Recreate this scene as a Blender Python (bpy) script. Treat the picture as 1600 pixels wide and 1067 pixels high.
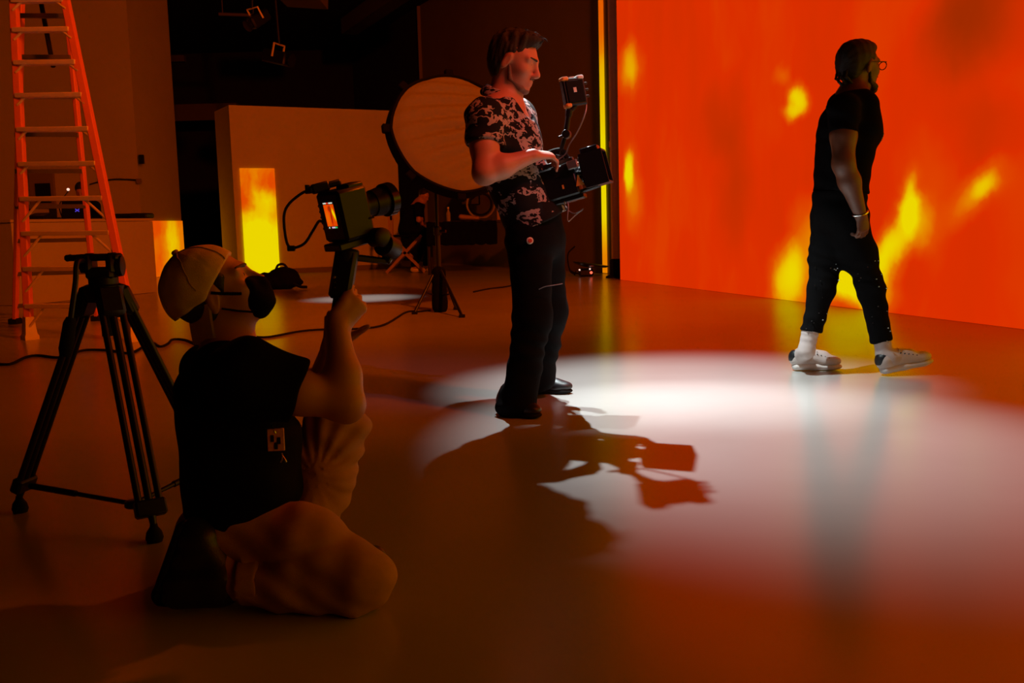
import bpy, math, random
import numpy as np
from mathutils import Matrix, Vector
for o in list(bpy.data.objects): bpy.data.objects.remove(o, do_unlink=True)
scene = bpy.context.scene
COL = scene.collection
random.seed(4)
RNG = np.random.RandomState(7)
R = math.radians

# ------------------------------------------------------------------ camera
FPX, CAMH, PITCH, ROLL = 1556.0, 0.90, R(6.75), R(1.55)
FW = np.array([0, math.cos(PITCH), -math.sin(PITCH)])
R0 = np.array([1.0, 0, 0]); U0 = np.cross(R0, FW)
RT = R0*math.cos(ROLL) - U0*math.sin(ROLL)
UP = R0*math.sin(ROLL) + U0*math.cos(ROLL)
CAM = np.array([0, 0, CAMH])
cd = bpy.data.cameras.new('camera'); cam = bpy.data.objects.new('camera', cd); COL.objects.link(cam)
cd.sensor_width = 36.0; cd.lens = 36.0*FPX/1600.0; cd.clip_end = 200
cam.matrix_world = Matrix(((RT[0], UP[0], -FW[0], 0), (RT[1], UP[1], -FW[1], 0), (RT[2], UP[2], -FW[2], CAMH), (0, 0, 0, 1)))
scene.camera = cam

# ------------------------------------------------------------------ world, lamps, exposure
w = bpy.data.worlds.new('dark_studio'); scene.world = w; w.use_nodes = True
w.node_tree.nodes['Background'].inputs[0].default_value = (0.010, 0.003, 0.002, 1)
w.node_tree.nodes['Background'].inputs[1].default_value = 0.15
vs = scene.view_settings
vs.view_transform = 'Standard'; vs.look = 'None'; vs.exposure = 0.0; vs.gamma = 1.0; vs.use_curve_mapping = False

def spot(name, loc, target, power, color, deg, blend, radius):
    l = bpy.data.lights.new(name, 'SPOT'); o = bpy.data.objects.new(name, l); COL.objects.link(o)
    l.energy = power; l.color = color; l.spot_size = R(deg); l.spot_blend = blend; l.shadow_soft_size = radius
    o.location = loc
    o.rotation_euler = (Vector(target)-Vector(loc)).to_track_quat('-Z', 'Y').to_euler()
    return o
# ceiling stage lamps that make the white pool and the shadows on the floor
spot('stage_spot_back', (0.10, 6.40, 3.15), (0.92, 4.28, 0), 1050, (0.92, 0.99, 1.0), 41, 1.0, 0.02)
spot('stage_spot_top', (0.34, 5.20, 3.15), (0.86, 5.40, 0), 820, (0.86, 0.99, 1.0), 50, 1.0, 0.02)
spot('stage_spot_front', (1.9, 2.9, 3.4), (-0.45, 5.8, 0), 34, (0.72, 0.50, 1.0), 26, 1.0, 0.03)
spot('stage_spot_far', (-1.9, 12.75, 5.4), (-1.9, 12.75, 0), 1000, (0.95, 1.0, 0.95), 18, 1.0, 0.03)
# unseen amber fill lamps added to brighten the set, standing man and kneeling man's face
spot('amber_fill_set', (2.6, 3.2, 5.9), (-3.6, 16.5, 1.2), 3300, (1.0, 0.105, 0.0), 72, 1.0, 0.25)
spot('amber_fill_left', (3.6, 1.9, 5.6), (-0.2, 5.2, 1.4), 780, (1.0, 0.10, 0.0), 34, 1.0, 0.25)
spot('amber_fill_kneel', (3.2, 7.0, 5.6), (-0.70, 2.5, 0.85), 800, (1.0, 0.11, 0.0), 9, 1.0, 0.2)

# ------------------------------------------------------------------ pixel helpers (photo frame 1600x1067)
def ray(px, py): return FW + RT*((px-800)/FPX) - UP*((py-533.5)/FPX)
def at(px, py, d):
    r = ray(px, py); return CAM + r*(d/r[1])
def gnd(px, py, z=0.0):
    r = ray(px, py); return CAM + r*((z-CAMH)/r[2])
def V(*a): return np.array(a, float)
def nrm(v):
    v = np.asarray(v, float); return v/np.linalg.norm(v)
def frame(f, up=(0, 0, 1)):
    f = nrm(f); l = nrm(np.cross(up, f)); u = np.cross(f, l)
    return np.array([f, l, u])      # rows: forward, left, up

# ------------------------------------------------------------------ materials
def newmat(name):
    m = bpy.data.materials.new(name); m.use_nodes = True
    return m, m.node_tree, m.node_tree.nodes['Principled BSDF']
def mat(name, col, rough=0.6, metal=0.0, var=0.15, scale=12.0, bump=0.0, bscale=None, spec=0.5, emit=None, es=0):
    m, nt, b = newmat(name)
    tc = nt.nodes.new('ShaderNodeTexCoord')
    nz = nt.nodes.new('ShaderNodeTexNoise'); nz.inputs['Scale'].default_value = scale; nz.inputs['Detail'].default_value = 4
    nt.links.new(tc.outputs['Object'], nz.inputs['Vector'])
    mx = nt.nodes.new('ShaderNodeMix'); mx.data_type = 'RGBA'
    mx.inputs[6].default_value = (*[c*(1-var) for c in col], 1); mx.inputs[7].default_value = (*[min(1, c*(1+var)) for c in col], 1)
    nt.links.new(nz.outputs['Fac'], mx.inputs[0]); nt.links.new(mx.outputs[2], b.inputs['Base Color'])
    b.inputs['Roughness'].default_value = rough; b.inputs['Metallic'].default_value = metal
    b.inputs['Specular IOR Level'].default_value = spec
    if bump:
        n2 = nt.nodes.new('ShaderNodeTexNoise'); n2.inputs['Scale'].default_value = bscale or scale*4; n2.inputs['Detail'].default_value = 3
        nt.links.new(tc.outputs['Object'], n2.inputs['Vector'])
        bp = nt.nodes.new('ShaderNodeBump'); bp.inputs['Strength'].default_value = bump; bp.inputs['Distance'].default_value = 0.004
        nt.links.new(n2.outputs['Fac'], bp.inputs['Height']); nt.links.new(bp.outputs[0], b.inputs['Normal'])
    if emit:
        b.inputs['Emission Color'].default_value = (*emit, 1); b.inputs['Emission Strength'].default_value = es
    return m
M = {}
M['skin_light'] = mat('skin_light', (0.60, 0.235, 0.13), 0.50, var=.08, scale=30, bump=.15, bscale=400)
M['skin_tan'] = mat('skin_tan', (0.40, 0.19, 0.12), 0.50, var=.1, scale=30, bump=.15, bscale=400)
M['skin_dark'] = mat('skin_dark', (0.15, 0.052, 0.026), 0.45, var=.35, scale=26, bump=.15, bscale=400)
M['lip'] = mat('lip', (0.45, 0.20, 0.17), 0.45)
M['black_cloth'] = mat('black_cloth', (0.0045, 0.004, 0.0045), 0.95, var=.3, scale=40, bump=.3, bscale=500, spec=.06)
M['denim_black'] = mat('denim_black', (0.005, 0.0046, 0.005), 0.92, var=.3, scale=60, bump=.3, bscale=500, spec=.06)
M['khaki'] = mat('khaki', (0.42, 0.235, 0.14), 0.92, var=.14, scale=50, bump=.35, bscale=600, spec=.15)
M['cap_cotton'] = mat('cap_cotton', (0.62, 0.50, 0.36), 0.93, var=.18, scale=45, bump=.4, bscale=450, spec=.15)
M['stitch'] = mat('stitch', (0.36, 0.27, 0.19), 0.95, spec=.1)
M['hair_brown'] = mat('hair_brown', (0.020, 0.013, 0.008), 0.65, var=.5, scale=90, bump=.8, bscale=260)
M['hair_black'] = mat('hair_black', (0.008, 0.006, 0.006), 0.65, var=.4, scale=90, bump=.6, bscale=260)
M['stubble'] = mat('stubble', (0.20, 0.115, 0.08), 0.7, var=.3, scale=220)
M['eye'] = mat('eye', (0.7, 0.68, 0.64), 0.15)
M['iris'] = mat('iris', (0.05, 0.03, 0.02), 0.15)
M['black_plastic'] = mat('black_plastic', (0.007, 0.007, 0.008), 0.42, var=.2, spec=.35)
M['black_rubber'] = mat('black_rubber', (0.006, 0.006, 0.006), 0.85, var=.2, spec=.2)
M['black_gloss'] = mat('black_gloss', (0.012, 0.011, 0.016), 0.16, var=.2)
M['black_leather'] = mat('black_leather', (0.012, 0.012, 0.014), 0.38, var=.25, bump=.2, bscale=300)
M['dark_metal'] = mat('dark_metal', (0.030, 0.028, 0.028), 0.38, .7, var=.2)
M['steel'] = mat('steel', (0.45, 0.45, 0.46), 0.3, 1.0)
M['chrome'] = mat('chrome', (0.75, 0.75, 0.76), 0.15, 1.0, var=.05)
M['grey_metal'] = mat('grey_metal', (0.20, 0.19, 0.19), 0.42, .5)
M['ladder_orange'] = mat('ladder_orange', (0.85, 0.22, 0.05), 0.5, var=.08)
M['ladder_alu'] = mat('ladder_alu', (0.85, 0.74, 0.62), 0.5, 0.0, var=.1)
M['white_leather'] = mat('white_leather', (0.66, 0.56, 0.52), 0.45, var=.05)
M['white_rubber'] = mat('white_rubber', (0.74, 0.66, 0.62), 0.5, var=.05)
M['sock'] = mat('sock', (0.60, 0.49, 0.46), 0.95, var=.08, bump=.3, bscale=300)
M['orange_cap'] = mat('orange_cap', (0.85, 0.36, 0.05), 0.5)
M['paper_white'] = mat('paper_white', (0.75, 0.72, 0.68), 0.7)
M['badge'] = mat('badge', (0.62, 0.30, 0.22), 0.5, var=.5, scale=160)
M['red_pin'] = mat('red_pin', (0.55, 0.05, 0.03), 0.4)
M['diffuser'] = mat('diffuser', (0.15, 0.14, 0.125), 0.9, var=.05)
M['flat_paint'] = mat('flat_paint', (0.62, 0.58, 0.52), 0.9, var=.06, scale=3, bump=.1, bscale=60)
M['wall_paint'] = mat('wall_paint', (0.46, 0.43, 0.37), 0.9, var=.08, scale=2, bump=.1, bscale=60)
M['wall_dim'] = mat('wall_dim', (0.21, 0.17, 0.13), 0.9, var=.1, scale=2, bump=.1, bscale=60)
M['curtain_black'] = mat('curtain_black', (0.012, 0.009, 0.008), 0.95, var=.3, scale=3)
M['ceiling_black'] = mat('ceiling_black', (0.006, 0.005, 0.005), 0.95, var=.3, scale=3)
M['beam_grey'] = mat('beam_grey', (0.10, 0.08, 0.07), 0.8)
M['beam_white'] = mat('beam_white', (0.34, 0.29, 0.25), 0.8)
M['wood_table'] = mat('wood_table', (0.02, 0.015, 0.012), 0.7)
M['wood_pale'] = mat('wood_pale', (0.40, 0.26, 0.16), 0.7)
M['cup_grey'] = mat('cup_grey', (0.30, 0.26, 0.22), 0.6)
M['led_red'] = mat('led_red', (0.3, 0.02, 0.01), 0.4, emit=(1, 0.10, 0.05), es=2.2)
M['led_white'] = mat('led_white', (0.4, 0.4, 0.4), 0.4, emit=(1, 0.62, 0.5), es=1.2)
M['logo_glow'] = mat('logo_glow', (0.05, 0.05, 0.3), 0.4, emit=(0.10, 0.07, 0.9), es=0.6)
M['ink_white'] = mat('ink_white', (0.4, 0.4, 0.4), 0.4, emit=(0.75, 0.85, 0.75), es=0.9)
M['ink_red'] = mat('ink_red', (0.4, 0.05, 0.05), 0.4, emit=(0.9, 0.06, 0.03), es=0.9)
M['ink_green'] = mat('ink_green', (0.05, 0.4, 0.1), 0.4, emit=(0.05, 0.55, 0.15), es=0.9)
M['ink_pink'] = mat('ink_pink', (0.4, 0.3, 0.4), 0.4, emit=(0.75, 0.50, 0.75), es=0.9)

def floor_mat():
    m, nt, b = newmat('polished_floor')
    tc = nt.nodes.new('ShaderNodeTexCoord')
    nz = nt.nodes.new('ShaderNodeTexNoise'); nz.inputs['Scale'].default_value = 0.8; nz.inputs['Detail'].default_value = 6
    nt.links.new(tc.outputs['Object'], nz.inputs['Vector'])
    cr = nt.nodes.new('ShaderNodeValToRGB')
    cr.color_ramp.elements[0].position = .3; cr.color_ramp.elements[0].color = (0.40, 0.39, 0.37, 1)
    cr.color_ramp.elements[1].position = .7; cr.color_ramp.elements[1].color = (0.46, 0.45, 0.43, 1)
    nt.links.new(nz.outputs['Fac'], cr.inputs[0]); nt.links.new(cr.outputs[0], b.inputs['Base Color'])
    n2 = nt.nodes.new('ShaderNodeTexNoise'); n2.inputs['Scale'].default_value = 3.0; n2.inputs['Detail'].default_value = 5
    nt.links.new(tc.outputs['Object'], n2.inputs['Vector'])
    mr = nt.nodes.new('ShaderNodeMapRange'); mr.inputs[3].default_value = .20; mr.inputs[4].default_value = .27
    nt.links.new(n2.outputs['Fac'], mr.inputs[0]); nt.links.new(mr.outputs[0], b.inputs['Roughness'])
    b.inputs['Specular IOR Level'].default_value = 0.5; b.inputs['IOR'].default_value = 1.95
    return m
M['floor'] = floor_mat()

def shirt_mat():
    m, nt, b = newmat('flame_print_shirt')
    tc = nt.nodes.new('ShaderNodeTexCoord')
    mp = nt.nodes.new('ShaderNodeMapping'); mp.inputs['Scale'].default_value = (8.5, 8.5, 13.0)
    nt.links.new(tc.outputs['Object'], mp.inputs[0])
    nw = nt.nodes.new('ShaderNodeTexNoise'); nw.inputs['Scale'].default_value = 2.2; nw.inputs['Detail'].default_value = 2
    nt.links.new(mp.outputs[0], nw.inputs['Vector'])
    va = nt.nodes.new('ShaderNodeVectorMath'); va.operation = 'MULTIPLY_ADD'; va.inputs[1].default_value = (0.5, 0.5, 1.4)
    nt.links.new(nw.outputs['Color'], va.inputs[0]); nt.links.new(mp.outputs[0], va.inputs[2])
    nz = nt.nodes.new('ShaderNodeTexNoise'); nz.inputs['Scale'].default_value = 1.0; nz.inputs['Detail'].default_value = 3.5; nz.inputs['Roughness'].default_value = .6
    nt.links.new(va.outputs[0], nz.inputs['Vector'])
    cr = nt.nodes.new('ShaderNodeValToRGB')
    e = cr.color_ramp.elements
    e[0].position = 0.515; e[0].color = (0.008, 0.007, 0.008, 1); e[1].position = 0.530; e[1].color = (0.44, 0.35, 0.34, 1)
    e2 = e.new(0.60); e2.color = (0.40, 0.31, 0.31, 1); e3 = e.new(0.612); e3.color = (0.008, 0.007, 0.008, 1)
    nt.links.new(nz.outputs['Fac'], cr.inputs[0]); nt.links.new(cr.outputs[0], b.inputs['Base Color'])
    b.inputs['Roughness'].default_value = 0.85; b.inputs['Specular IOR Level'].default_value = .2
    return m
M['flame_shirt'] = shirt_mat()

def fire_mat(name, blobs, base=0.36, warp=0.35, nscale=0.9, strength=1.0, contrast=0.16):
    """glowing picture of fire: viewfinder screen, and sheets in place of projector light; blobs: (u, v, size_u, size_v, angle, amount) in metres on the surface"""
    m, nt, b = newmat(name)
    nt.nodes.remove(b)
    L = nt.links.new
    tc = nt.nodes.new('ShaderNodeTexCoord')
    nw = nt.nodes.new('ShaderNodeTexNoise'); nw.inputs['Scale'].default_value = nscale*2.0; nw.inputs['Detail'].default_value = 4.0
    L(tc.outputs['Object'], nw.inputs['Vector'])
    sb = nt.nodes.new('ShaderNodeVectorMath'); sb.operation = 'SUBTRACT'; sb.inputs[1].default_value = (.5, .5, .5)
    L(nw.outputs['Color'], sb.inputs[0])
    wp = nt.nodes.new('ShaderNodeVectorMath'); wp.operation = 'MULTIPLY_ADD'; wp.inputs[1].default_value = (warp, 0, warp)
    L(sb.outputs[0], wp.inputs[0]); L(tc.outputs['Object'], wp.inputs[2])
    nz = nt.nodes.new('ShaderNodeTexNoise'); nz.inputs['Scale'].default_value = nscale; nz.inputs['Detail'].default_value = 3
    mp = nt.nodes.new('ShaderNodeMapping'); mp.inputs['Scale'].default_value = (1.3, 1, .55)
    L(wp.outputs[0], mp.inputs[0]); L(mp.outputs[0], nz.inputs['Vector'])
    mr = nt.nodes.new('ShaderNodeMapRange'); mr.inputs[1].default_value = .3; mr.inputs[2].default_value = .7
    mr.inputs[3].default_value = base-contrast; mr.inputs[4].default_value = base+contrast*.5
    L(nz.outputs['Fac'], mr.inputs[0])
    acc = mr.outputs[0]
    for (u, v, su, sv, ang, amt) in blobs:
        s = nt.nodes.new('ShaderNodeVectorMath'); s.operation = 'SUBTRACT'; s.inputs[1].default_value = (u, 0, v)
        L(wp.outputs[0], s.inputs[0])
        q = nt.nodes.new('ShaderNodeMapping'); q.vector_type = 'TEXTURE'
        q.inputs['Rotation'].default_value = (0, R(ang), 0); q.inputs['Scale'].default_value = (su, 1, sv)
        L(s.outputs[0], q.inputs[0])
        ln = nt.nodes.new('ShaderNodeVectorMath'); ln.operation = 'LENGTH'; L(q.outputs[0], ln.inputs[0])
        g = nt.nodes.new('ShaderNodeMapRange'); g.interpolation_type = 'SMOOTHERSTEP'
        g.inputs[1].default_value = 0.0; g.inputs[2].default_value = 1.45; g.inputs[3].default_value = amt; g.inputs[4].default_value = 0
        L(ln.outputs[1], g.inputs[0])
        ad = nt.nodes.new('ShaderNodeMath'); ad.operation = 'ADD'; L(acc, ad.inputs[0]); L(g.outputs[0], ad.inputs[1]); acc = ad.outputs[0]
    cr = nt.nodes.new('ShaderNodeValToRGB'); e = cr.color_ramp.elements
    e[0].position = 0.0; e[0].color = (0.30, 0.022, 0.0, 1); e[1].position = 1.0; e[1].color = (0.84, 0.67, 0.0, 1)
    for p, c in ((0.18, (0.52, 0.026, 0.0)), (0.34, (0.70, 0.027, 0.0)), (0.50, (0.74, 0.075, 0.0)), (0.66, (0.78, 0.22, 0.0)), (0.82, (0.82, 0.47, 0.0))):
        x = e.new(p); x.color = (*c, 1)
    L(acc, cr.inputs[0])
    em = nt.nodes.new('ShaderNodeEmission'); em.inputs[1].default_value = strength
    L(cr.outputs[0], em.inputs[0]); L(em.outputs[0], nt.nodes['Material Output'].inputs[0])
    return m

# ------------------------------------------------------------------ object bookkeeping
ORG = {}
def tag(o, label=None, cat=None, group=None, kind=None):
    if label: o['label'] = label
    if cat: o['category'] = cat
    if group: o['group'] = group
    if kind: o['kind'] = kind
    return o
def thing(name, loc, label, cat, group=None):
    o = bpy.data.objects.new(name, None); COL.objects.link(o); o.empty_display_size = .1
    o.location = tuple(loc); ORG[o.name] = np.array(loc, float)
    return tag(o, label, cat, group)
def link_mesh(name, verts, faces, material, parent=None, org=None, smooth=False):
    if parent is not None: org = ORG[parent.name]
    elif org is None: org = V(0, 0, 0)
    verts = np.asarray(verts, float) - org
    me = bpy.data.meshes.new(name); me.from_pydata(verts.tolist(), [], faces if isinstance(faces, list) else faces.tolist())
    me.materials.append(material)
    if smooth is True: me.polygons.foreach_set('use_smooth', [True]*len(me.polygons))
    elif smooth:
        me.polygons.foreach_set('use_smooth', [True]*len(me.polygons)); me.set_sharp_from_angle(angle=R(smooth))
    me.update()
    o = bpy.data.objects.new(name, me); COL.objects.link(o)
    if parent is not None: o.parent = parent
    else: o.location = tuple(org)
    ORG[o.name] = np.array(org, float)
    return o

class MB:
    """collects hard-surface pieces of ONE part"""
    def __init__(s): s.v = []; s.f = []
    def add(s, vs, fs):
        n = len(s.v); s.v += [tuple(x) for x in vs]; s.f += [tuple(i+n for i in f) for f in fs]; return s
    def box(s, c, half, fr=None, bev=0.0):
        fr = np.eye(3) if fr is None else np.asarray(fr); c = np.asarray(c, float)
        hx, hy, hz = half
        if bev <= 0:
            pts = [c+fr[0]*hx*a+fr[1]*hy*b_+fr[2]*hz*d for a in (-1, 1) for b_ in (-1, 1) for d in (-1, 1)]
            return s.add(pts, [(0, 1, 3, 2), (4, 6, 7, 5), (0, 4, 5, 1), (2, 3, 7, 6), (0, 2, 6, 4), (1, 5, 7, 3)])
        b = min(bev, hx*.99, hy*.99, hz*.99)
        # chamfered box: three inset quads per corner
        pts = []; idx = {}
        for a in (-1, 1):
            for e in (-1, 1):
                for d in (-1, 1):
                    for k, (x, y, z) in enumerate(((hx, hy-b, hz-b), (hx-b, hy, hz-b), (hx-b, hy-b, hz))):
                        idx[(a, e, d, k)] = len(pts); pts.append(c+fr[0]*x*a+fr[1]*y*e+fr[2]*z*d)
        fs = []
        for a in (-1, 1):
            q = [idx[(a, y, z, 0)] for y, z in ((-1, -1), (1, -1), (1, 1), (-1, 1))]; fs.append(q if a > 0 else q[::-1])
            q = [idx[(x, a, z, 1)] for x, z in ((-1, -1), (-1, 1), (1, 1), (1, -1))]; fs.append(q if a > 0 else q[::-1])
            q = [idx[(x, y, a, 2)] for x, y in ((-1, -1), (1, -1), (1, 1), (-1, 1))]; fs.append(q if a > 0 else q[::-1])
        for a in (-1, 1):
            for e in (-1, 1):
                fs.append([idx[(a, e, -1, 0)], idx[(a, e, -1, 1)], idx[(a, e, 1, 1)], idx[(a, e, 1, 0)]])
                fs.append([idx[(a, -1, e, 0)], idx[(a, -1, e, 2)], idx[(a, 1, e, 2)], idx[(a, 1, e, 0)]])
                fs.append([idx[(-1, a, e, 1)], idx[(-1, a, e, 2)], idx[(1, a, e, 2)], idx[(1, a, e, 1)]])
                for d in (-1, 1): fs.append([idx[(a, e, d, 0)], idx[(a, e, d, 1)], idx[(a, e, d, 2)]])
        return s.add(pts, fs)
    def cyl(s, a, b, r1, r2=None, n=16, cap=True):
        r2 = r1 if r2 is None else r2; a = np.asarray(a, float); b = np.asarray(b, float)
        w = nrm(b-a); t = V(0, 0, 1) if abs(w[2]) < .9 else V(1, 0, 0); u = nrm(np.cross(t, w)); v = np.cross(w, u)
        pts = []
        for p, r in ((a, r1), (b, r2)):
            for i in range(n):
                q = 2*math.pi*i/n; pts.append(p+(u*math.cos(q)+v*math.sin(q))*r)
        fs = [(i, (i+1) % n, n+(i+1) % n, n+i) for i in range(n)]
        if cap: fs += [tuple(range(n))[::-1], tuple(range(n, 2*n))]
        return s.add(pts, fs)
    def lathe(s, a, w, prof, n=20):
        """prof: list of (along, radius) about axis w from a"""
        a = np.asarray(a, float); w = nrm(w); t = V(0, 0, 1) if abs(w[2]) < .9 else V(1, 0, 0); u = nrm(np.cross(t, w)); v = np.cross(w, u)
        pts = []
        for h, r in prof:
            for i in range(n):
                q = 2*math.pi*i/n; pts.append(a+w*h+(u*math.cos(q)+v*math.sin(q))*max(r, 1e-4))
        fs = []
        for k in range(len(prof)-1):
            for i in range(n): fs.append((k*n+i, k*n+(i+1) % n, (k+1)*n+(i+1) % n, (k+1)*n+i))
        fs += [tuple(range(n))[::-1], tuple(range((len(prof)-1)*n, len(prof)*n))]
        return s.add(pts, fs)
    def tube(s, pts, r, n=8):
        pts = [np.asarray(p, float) for p in pts]; m = len(pts); out = []; u = None
        for i in range(m):
            t = nrm(pts[min(i+1, m-1)]-pts[max(i-1, 0)])
            if u is None: u = nrm(np.cross(V(0, 0, 1) if abs(t[2]) < .9 else V(1, 0, 0), t))
            u = nrm(u-t*(u@t)); v = np.cross(t, u); rr = r[i] if hasattr(r, '__len__') else r
            for k in range(n):
                q = 2*math.pi*k/n; out.append(pts[i]+(u*math.cos(q)+v*math.sin(q))*rr)
        fs = [(i*n+k, i*n+(k+1) % n, (i+1)*n+(k+1) % n, (i+1)*n+k) for i in range(m-1) for k in range(n)]
        fs += [tuple(range(n))[::-1], tuple(range((m-1)*n, m*n))]
        return s.add(out, fs)
    def prism(s, outline, c, fr, t):
        """outline: list of (x, y) in plane fr[0], fr[1]; extruded +-t/2 along fr[2]"""
        c = np.asarray(c, float); n = len(outline); pts = []
        for sg in (-1, 1):
            for x, y in outline: pts.append(c+fr[0]*x+fr[1]*y+fr[2]*sg*t/2)
        fs = [tuple(range(n))[::-1], tuple(range(n, 2*n))]+[(i, (i+1) % n, n+(i+1) % n, n+i) for i in range(n)]
        return s.add(pts, fs)
    def build(s, name, material, parent=None, org=None, smooth=40): return link_mesh(name, s.v, s.f, material, parent, org, smooth)
def spline(pts, n=8):
    pts = [np.asarray(p, float) for p in pts]; P = [2*pts[0]-pts[1]]+pts+[2*pts[-1]-pts[-2]]; out = []
    for i in range(1, len(P)-2):
        for k in range(n):
            t = k/n; a, b, c, d = P[i-1:i+3]
            out.append(.5*((2*b)+(c-a)*t+(2*a-5*b+4*c-d)*t*t+(3*b-a-3*c+d)*t**3))
    out.append(pts[-1]); return out

# ------------------------------------------------------------------ organic surfaces: blended volumes turned into one continuous mesh
class Body:
    def __init__(s): s.p = []
    def cone(s, a, b, ra, rb, k=.02, op='u', flat=False):
        a = np.asarray(a, float); b = np.asarray(b, float); ab = b-a; L2 = ab@ab; L = math.sqrt(L2); m = max(ra, rb)
        def f(X):
            t = ((X-a)@ab)/L2
            tc = np.clip(t, 0, 1); d = np.linalg.norm(X-a-tc[..., None]*ab, axis=-1)-(ra+(rb-ra)*tc)
            if flat:
                tt = np.clip(t, 0, 1.2); d = np.linalg.norm(X-a-tt[..., None]*ab, axis=-1)-(ra+(rb-ra)*tt)
                d = np.maximum(d, (t-1)*L)
            return d
        s.p.append((op, k, np.minimum(a, b)-m*1.05, np.maximum(a, b)+m*1.05, f)); return s
    def chain(s, pts, rs, k=.02, flat=False):
        for i in range(len(pts)-1): s.cone(pts[i], pts[i+1], rs[i], rs[i+1], k, flat=(flat and i == len(pts)-2))
        return s
    def ell(s, c, r, fr=None, k=.02, op='u'):
        c = np.asarray(c, float); fr = np.eye(3) if fr is None else np.asarray(fr); r = np.asarray(r, float); mr = r.min(); ex = r.max()
        def f(X):
            q = (X-c)@fr.T; k0 = np.linalg.norm(q/r, axis=-1); k1 = np.linalg.norm(q/(r*r), axis=-1)+1e-9
            return k0*(k0-1)/k1
        s.p.append((op, k, c-ex, c+ex, f)); return s
    def seg(s, a, b, ra, rb, side, k=.03, flat=False, op='u'):
        """elliptic segment: ra=(half width along side, half depth)"""
        a = np.asarray(a, float); b = np.asarray(b, float); ax = nrm(b-a); L = np.linalg.norm(b-a)
        sd = np.asarray(side, float); sd = nrm(sd-ax*(sd@ax)); ot = np.cross(ax, sd); m = max(*ra, *rb)
        def f(X):
            q = X-a; h = q@ax; t = np.clip(h/L, 0, 1); w = ra[0]+(rb[0]-ra[0])*t; dp = ra[1]+(rb[1]-ra[1])*t
            ov = h-np.clip(h, 0, L); mn = np.minimum(w, dp); x = q@sd; y = q@ot
            k0 = np.sqrt((x/w)**2+(y/dp)**2+(ov/mn)**2); k1 = np.sqrt((x/w**2)**2+(y/dp**2)**2+(ov/mn**2)**2)+1e-9
            if flat:
                k0 = np.sqrt((x/w)**2+(y/dp)**2); k1 = np.sqrt((x/w**2)**2+(y/dp**2)**2)+1e-9
                return np.maximum(k0*(k0-1)/k1, np.maximum(h-L, -h-mn))
            return k0*(k0-1)/k1
        s.p.append((op, k, np.minimum(a, b)-m, np.maximum(a, b)+m, f)); return s
    def box(s, c, half, fr=None, r=.01, k=.005, op='u'):
        c = np.asarray(c, float); fr = np.eye(3) if fr is None else np.asarray(fr); half = np.asarray(half, float); ex = np.linalg.norm(half)
        def f(X):
            q = np.abs((X-c)@fr.T)-(half-r); return np.linalg.norm(np.maximum(q, 0), axis=-1)+np.minimum(q.max(-1), 0)-r
        s.p.append((op, k, c-ex, c+ex, f)); return s
    def torus(s, c, n, Rr, r, k=.01, squash=None):
        c = np.asarray(c, float); n = nrm(n)
        def f(X):
            q = X-c; h = q@n; rad = np.linalg.norm(q-h[..., None]*n, axis=-1)-Rr
            return np.sqrt(rad**2+(h*(squash or 1))**2)-r
        s.p.append(('u', k, c-Rr-r*2, c+Rr+r*2, f)); return s
    def cut(s, pt, n, c=None, rad=9.0):
        """removes what lies on the n side of the plane (inside a ball)"""
        pt = np.asarray(pt, float); n = nrm(n); c = pt if c is None else np.asarray(c, float)
        s.p.append(('cut', 0, c-rad, c+rad, lambda X: (X-pt)@n)); return s
    def mesh(s, name, material, vox, parent=None, org=None, disp=None, relax=1):
        us = [p for p in s.p if p[0] == 'u']
        lo = np.min([p[2] for p in us], 0)-vox*4-.01; hi = np.max([p[3] for p in us], 0)+vox*4+.01
        n = np.ceil((hi-lo)/vox).astype(int)+1
        ax = [lo[i]+np.arange(n[i])*vox for i in range(3)]
        D = np.full(n, 1.0, np.float32)
        for op, k, a, b, f in s.p:
            mg = max(k, vox*3)+vox
            i0 = np.clip(np.floor((a-mg-lo)/vox).astype(int), 0, n); i1 = np.clip(np.ceil((b+mg-lo)/vox).astype(int)+1, 0, n)
            if np.any(i1 <= i0): continue
            sl = tuple(slice(i0[i], i1[i]) for i in range(3))
            X = np.stack(np.meshgrid(*[ax[i][sl[i]] for i in range(3)], indexing='ij'), -1)
            d = f(X).astype(np.float32); c = D[sl]
            if op == 'u':
                if k > 0:
                    h = np.clip(.5+.5*(c-d)/k, 0, 1); D[sl] = c*(1-h)+d*h-k*h*(1-h)
                else: D[sl] = np.minimum(c, d)
            elif op == 's':
                h = np.clip(.5-.5*(c+d)/max(k, 1e-5), 0, 1); D[sl] = c*(1-h)-d*h+k*h*(1-h)
            else: D[sl] = np.maximum(c, d)
        if disp is not None:
            for i in range(0, n[0], 64):
                sl = slice(i, min(i+64, n[0])); near = np.abs(D[sl]) < .06
                if near.any():
                    X = np.stack(np.meshgrid(ax[0][sl], ax[1], ax[2], indexing='ij'), -1)[near]
                    blk = D[sl]; blk[near] += disp(X).astype(np.float32); D[sl] = blk
        v, q = surface_nets(D, lo, vox)
        for _ in range(relax): v = smooth_pos(v, q, .5)
        return link_mesh(name, v, q, material, parent, org, True)
def smooth_pos(v, q, lam):
    acc = np.zeros_like(v); cnt = np.zeros(len(v))
    for i in range(4):
        a = q[:, i]; b = q[:, (i+1) % 4]
        np.add.at(acc, a, v[b]); np.add.at(cnt, a, 1)
    return v*(1-lam)+lam*acc/np.maximum(cnt, 1)[:, None]
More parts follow.
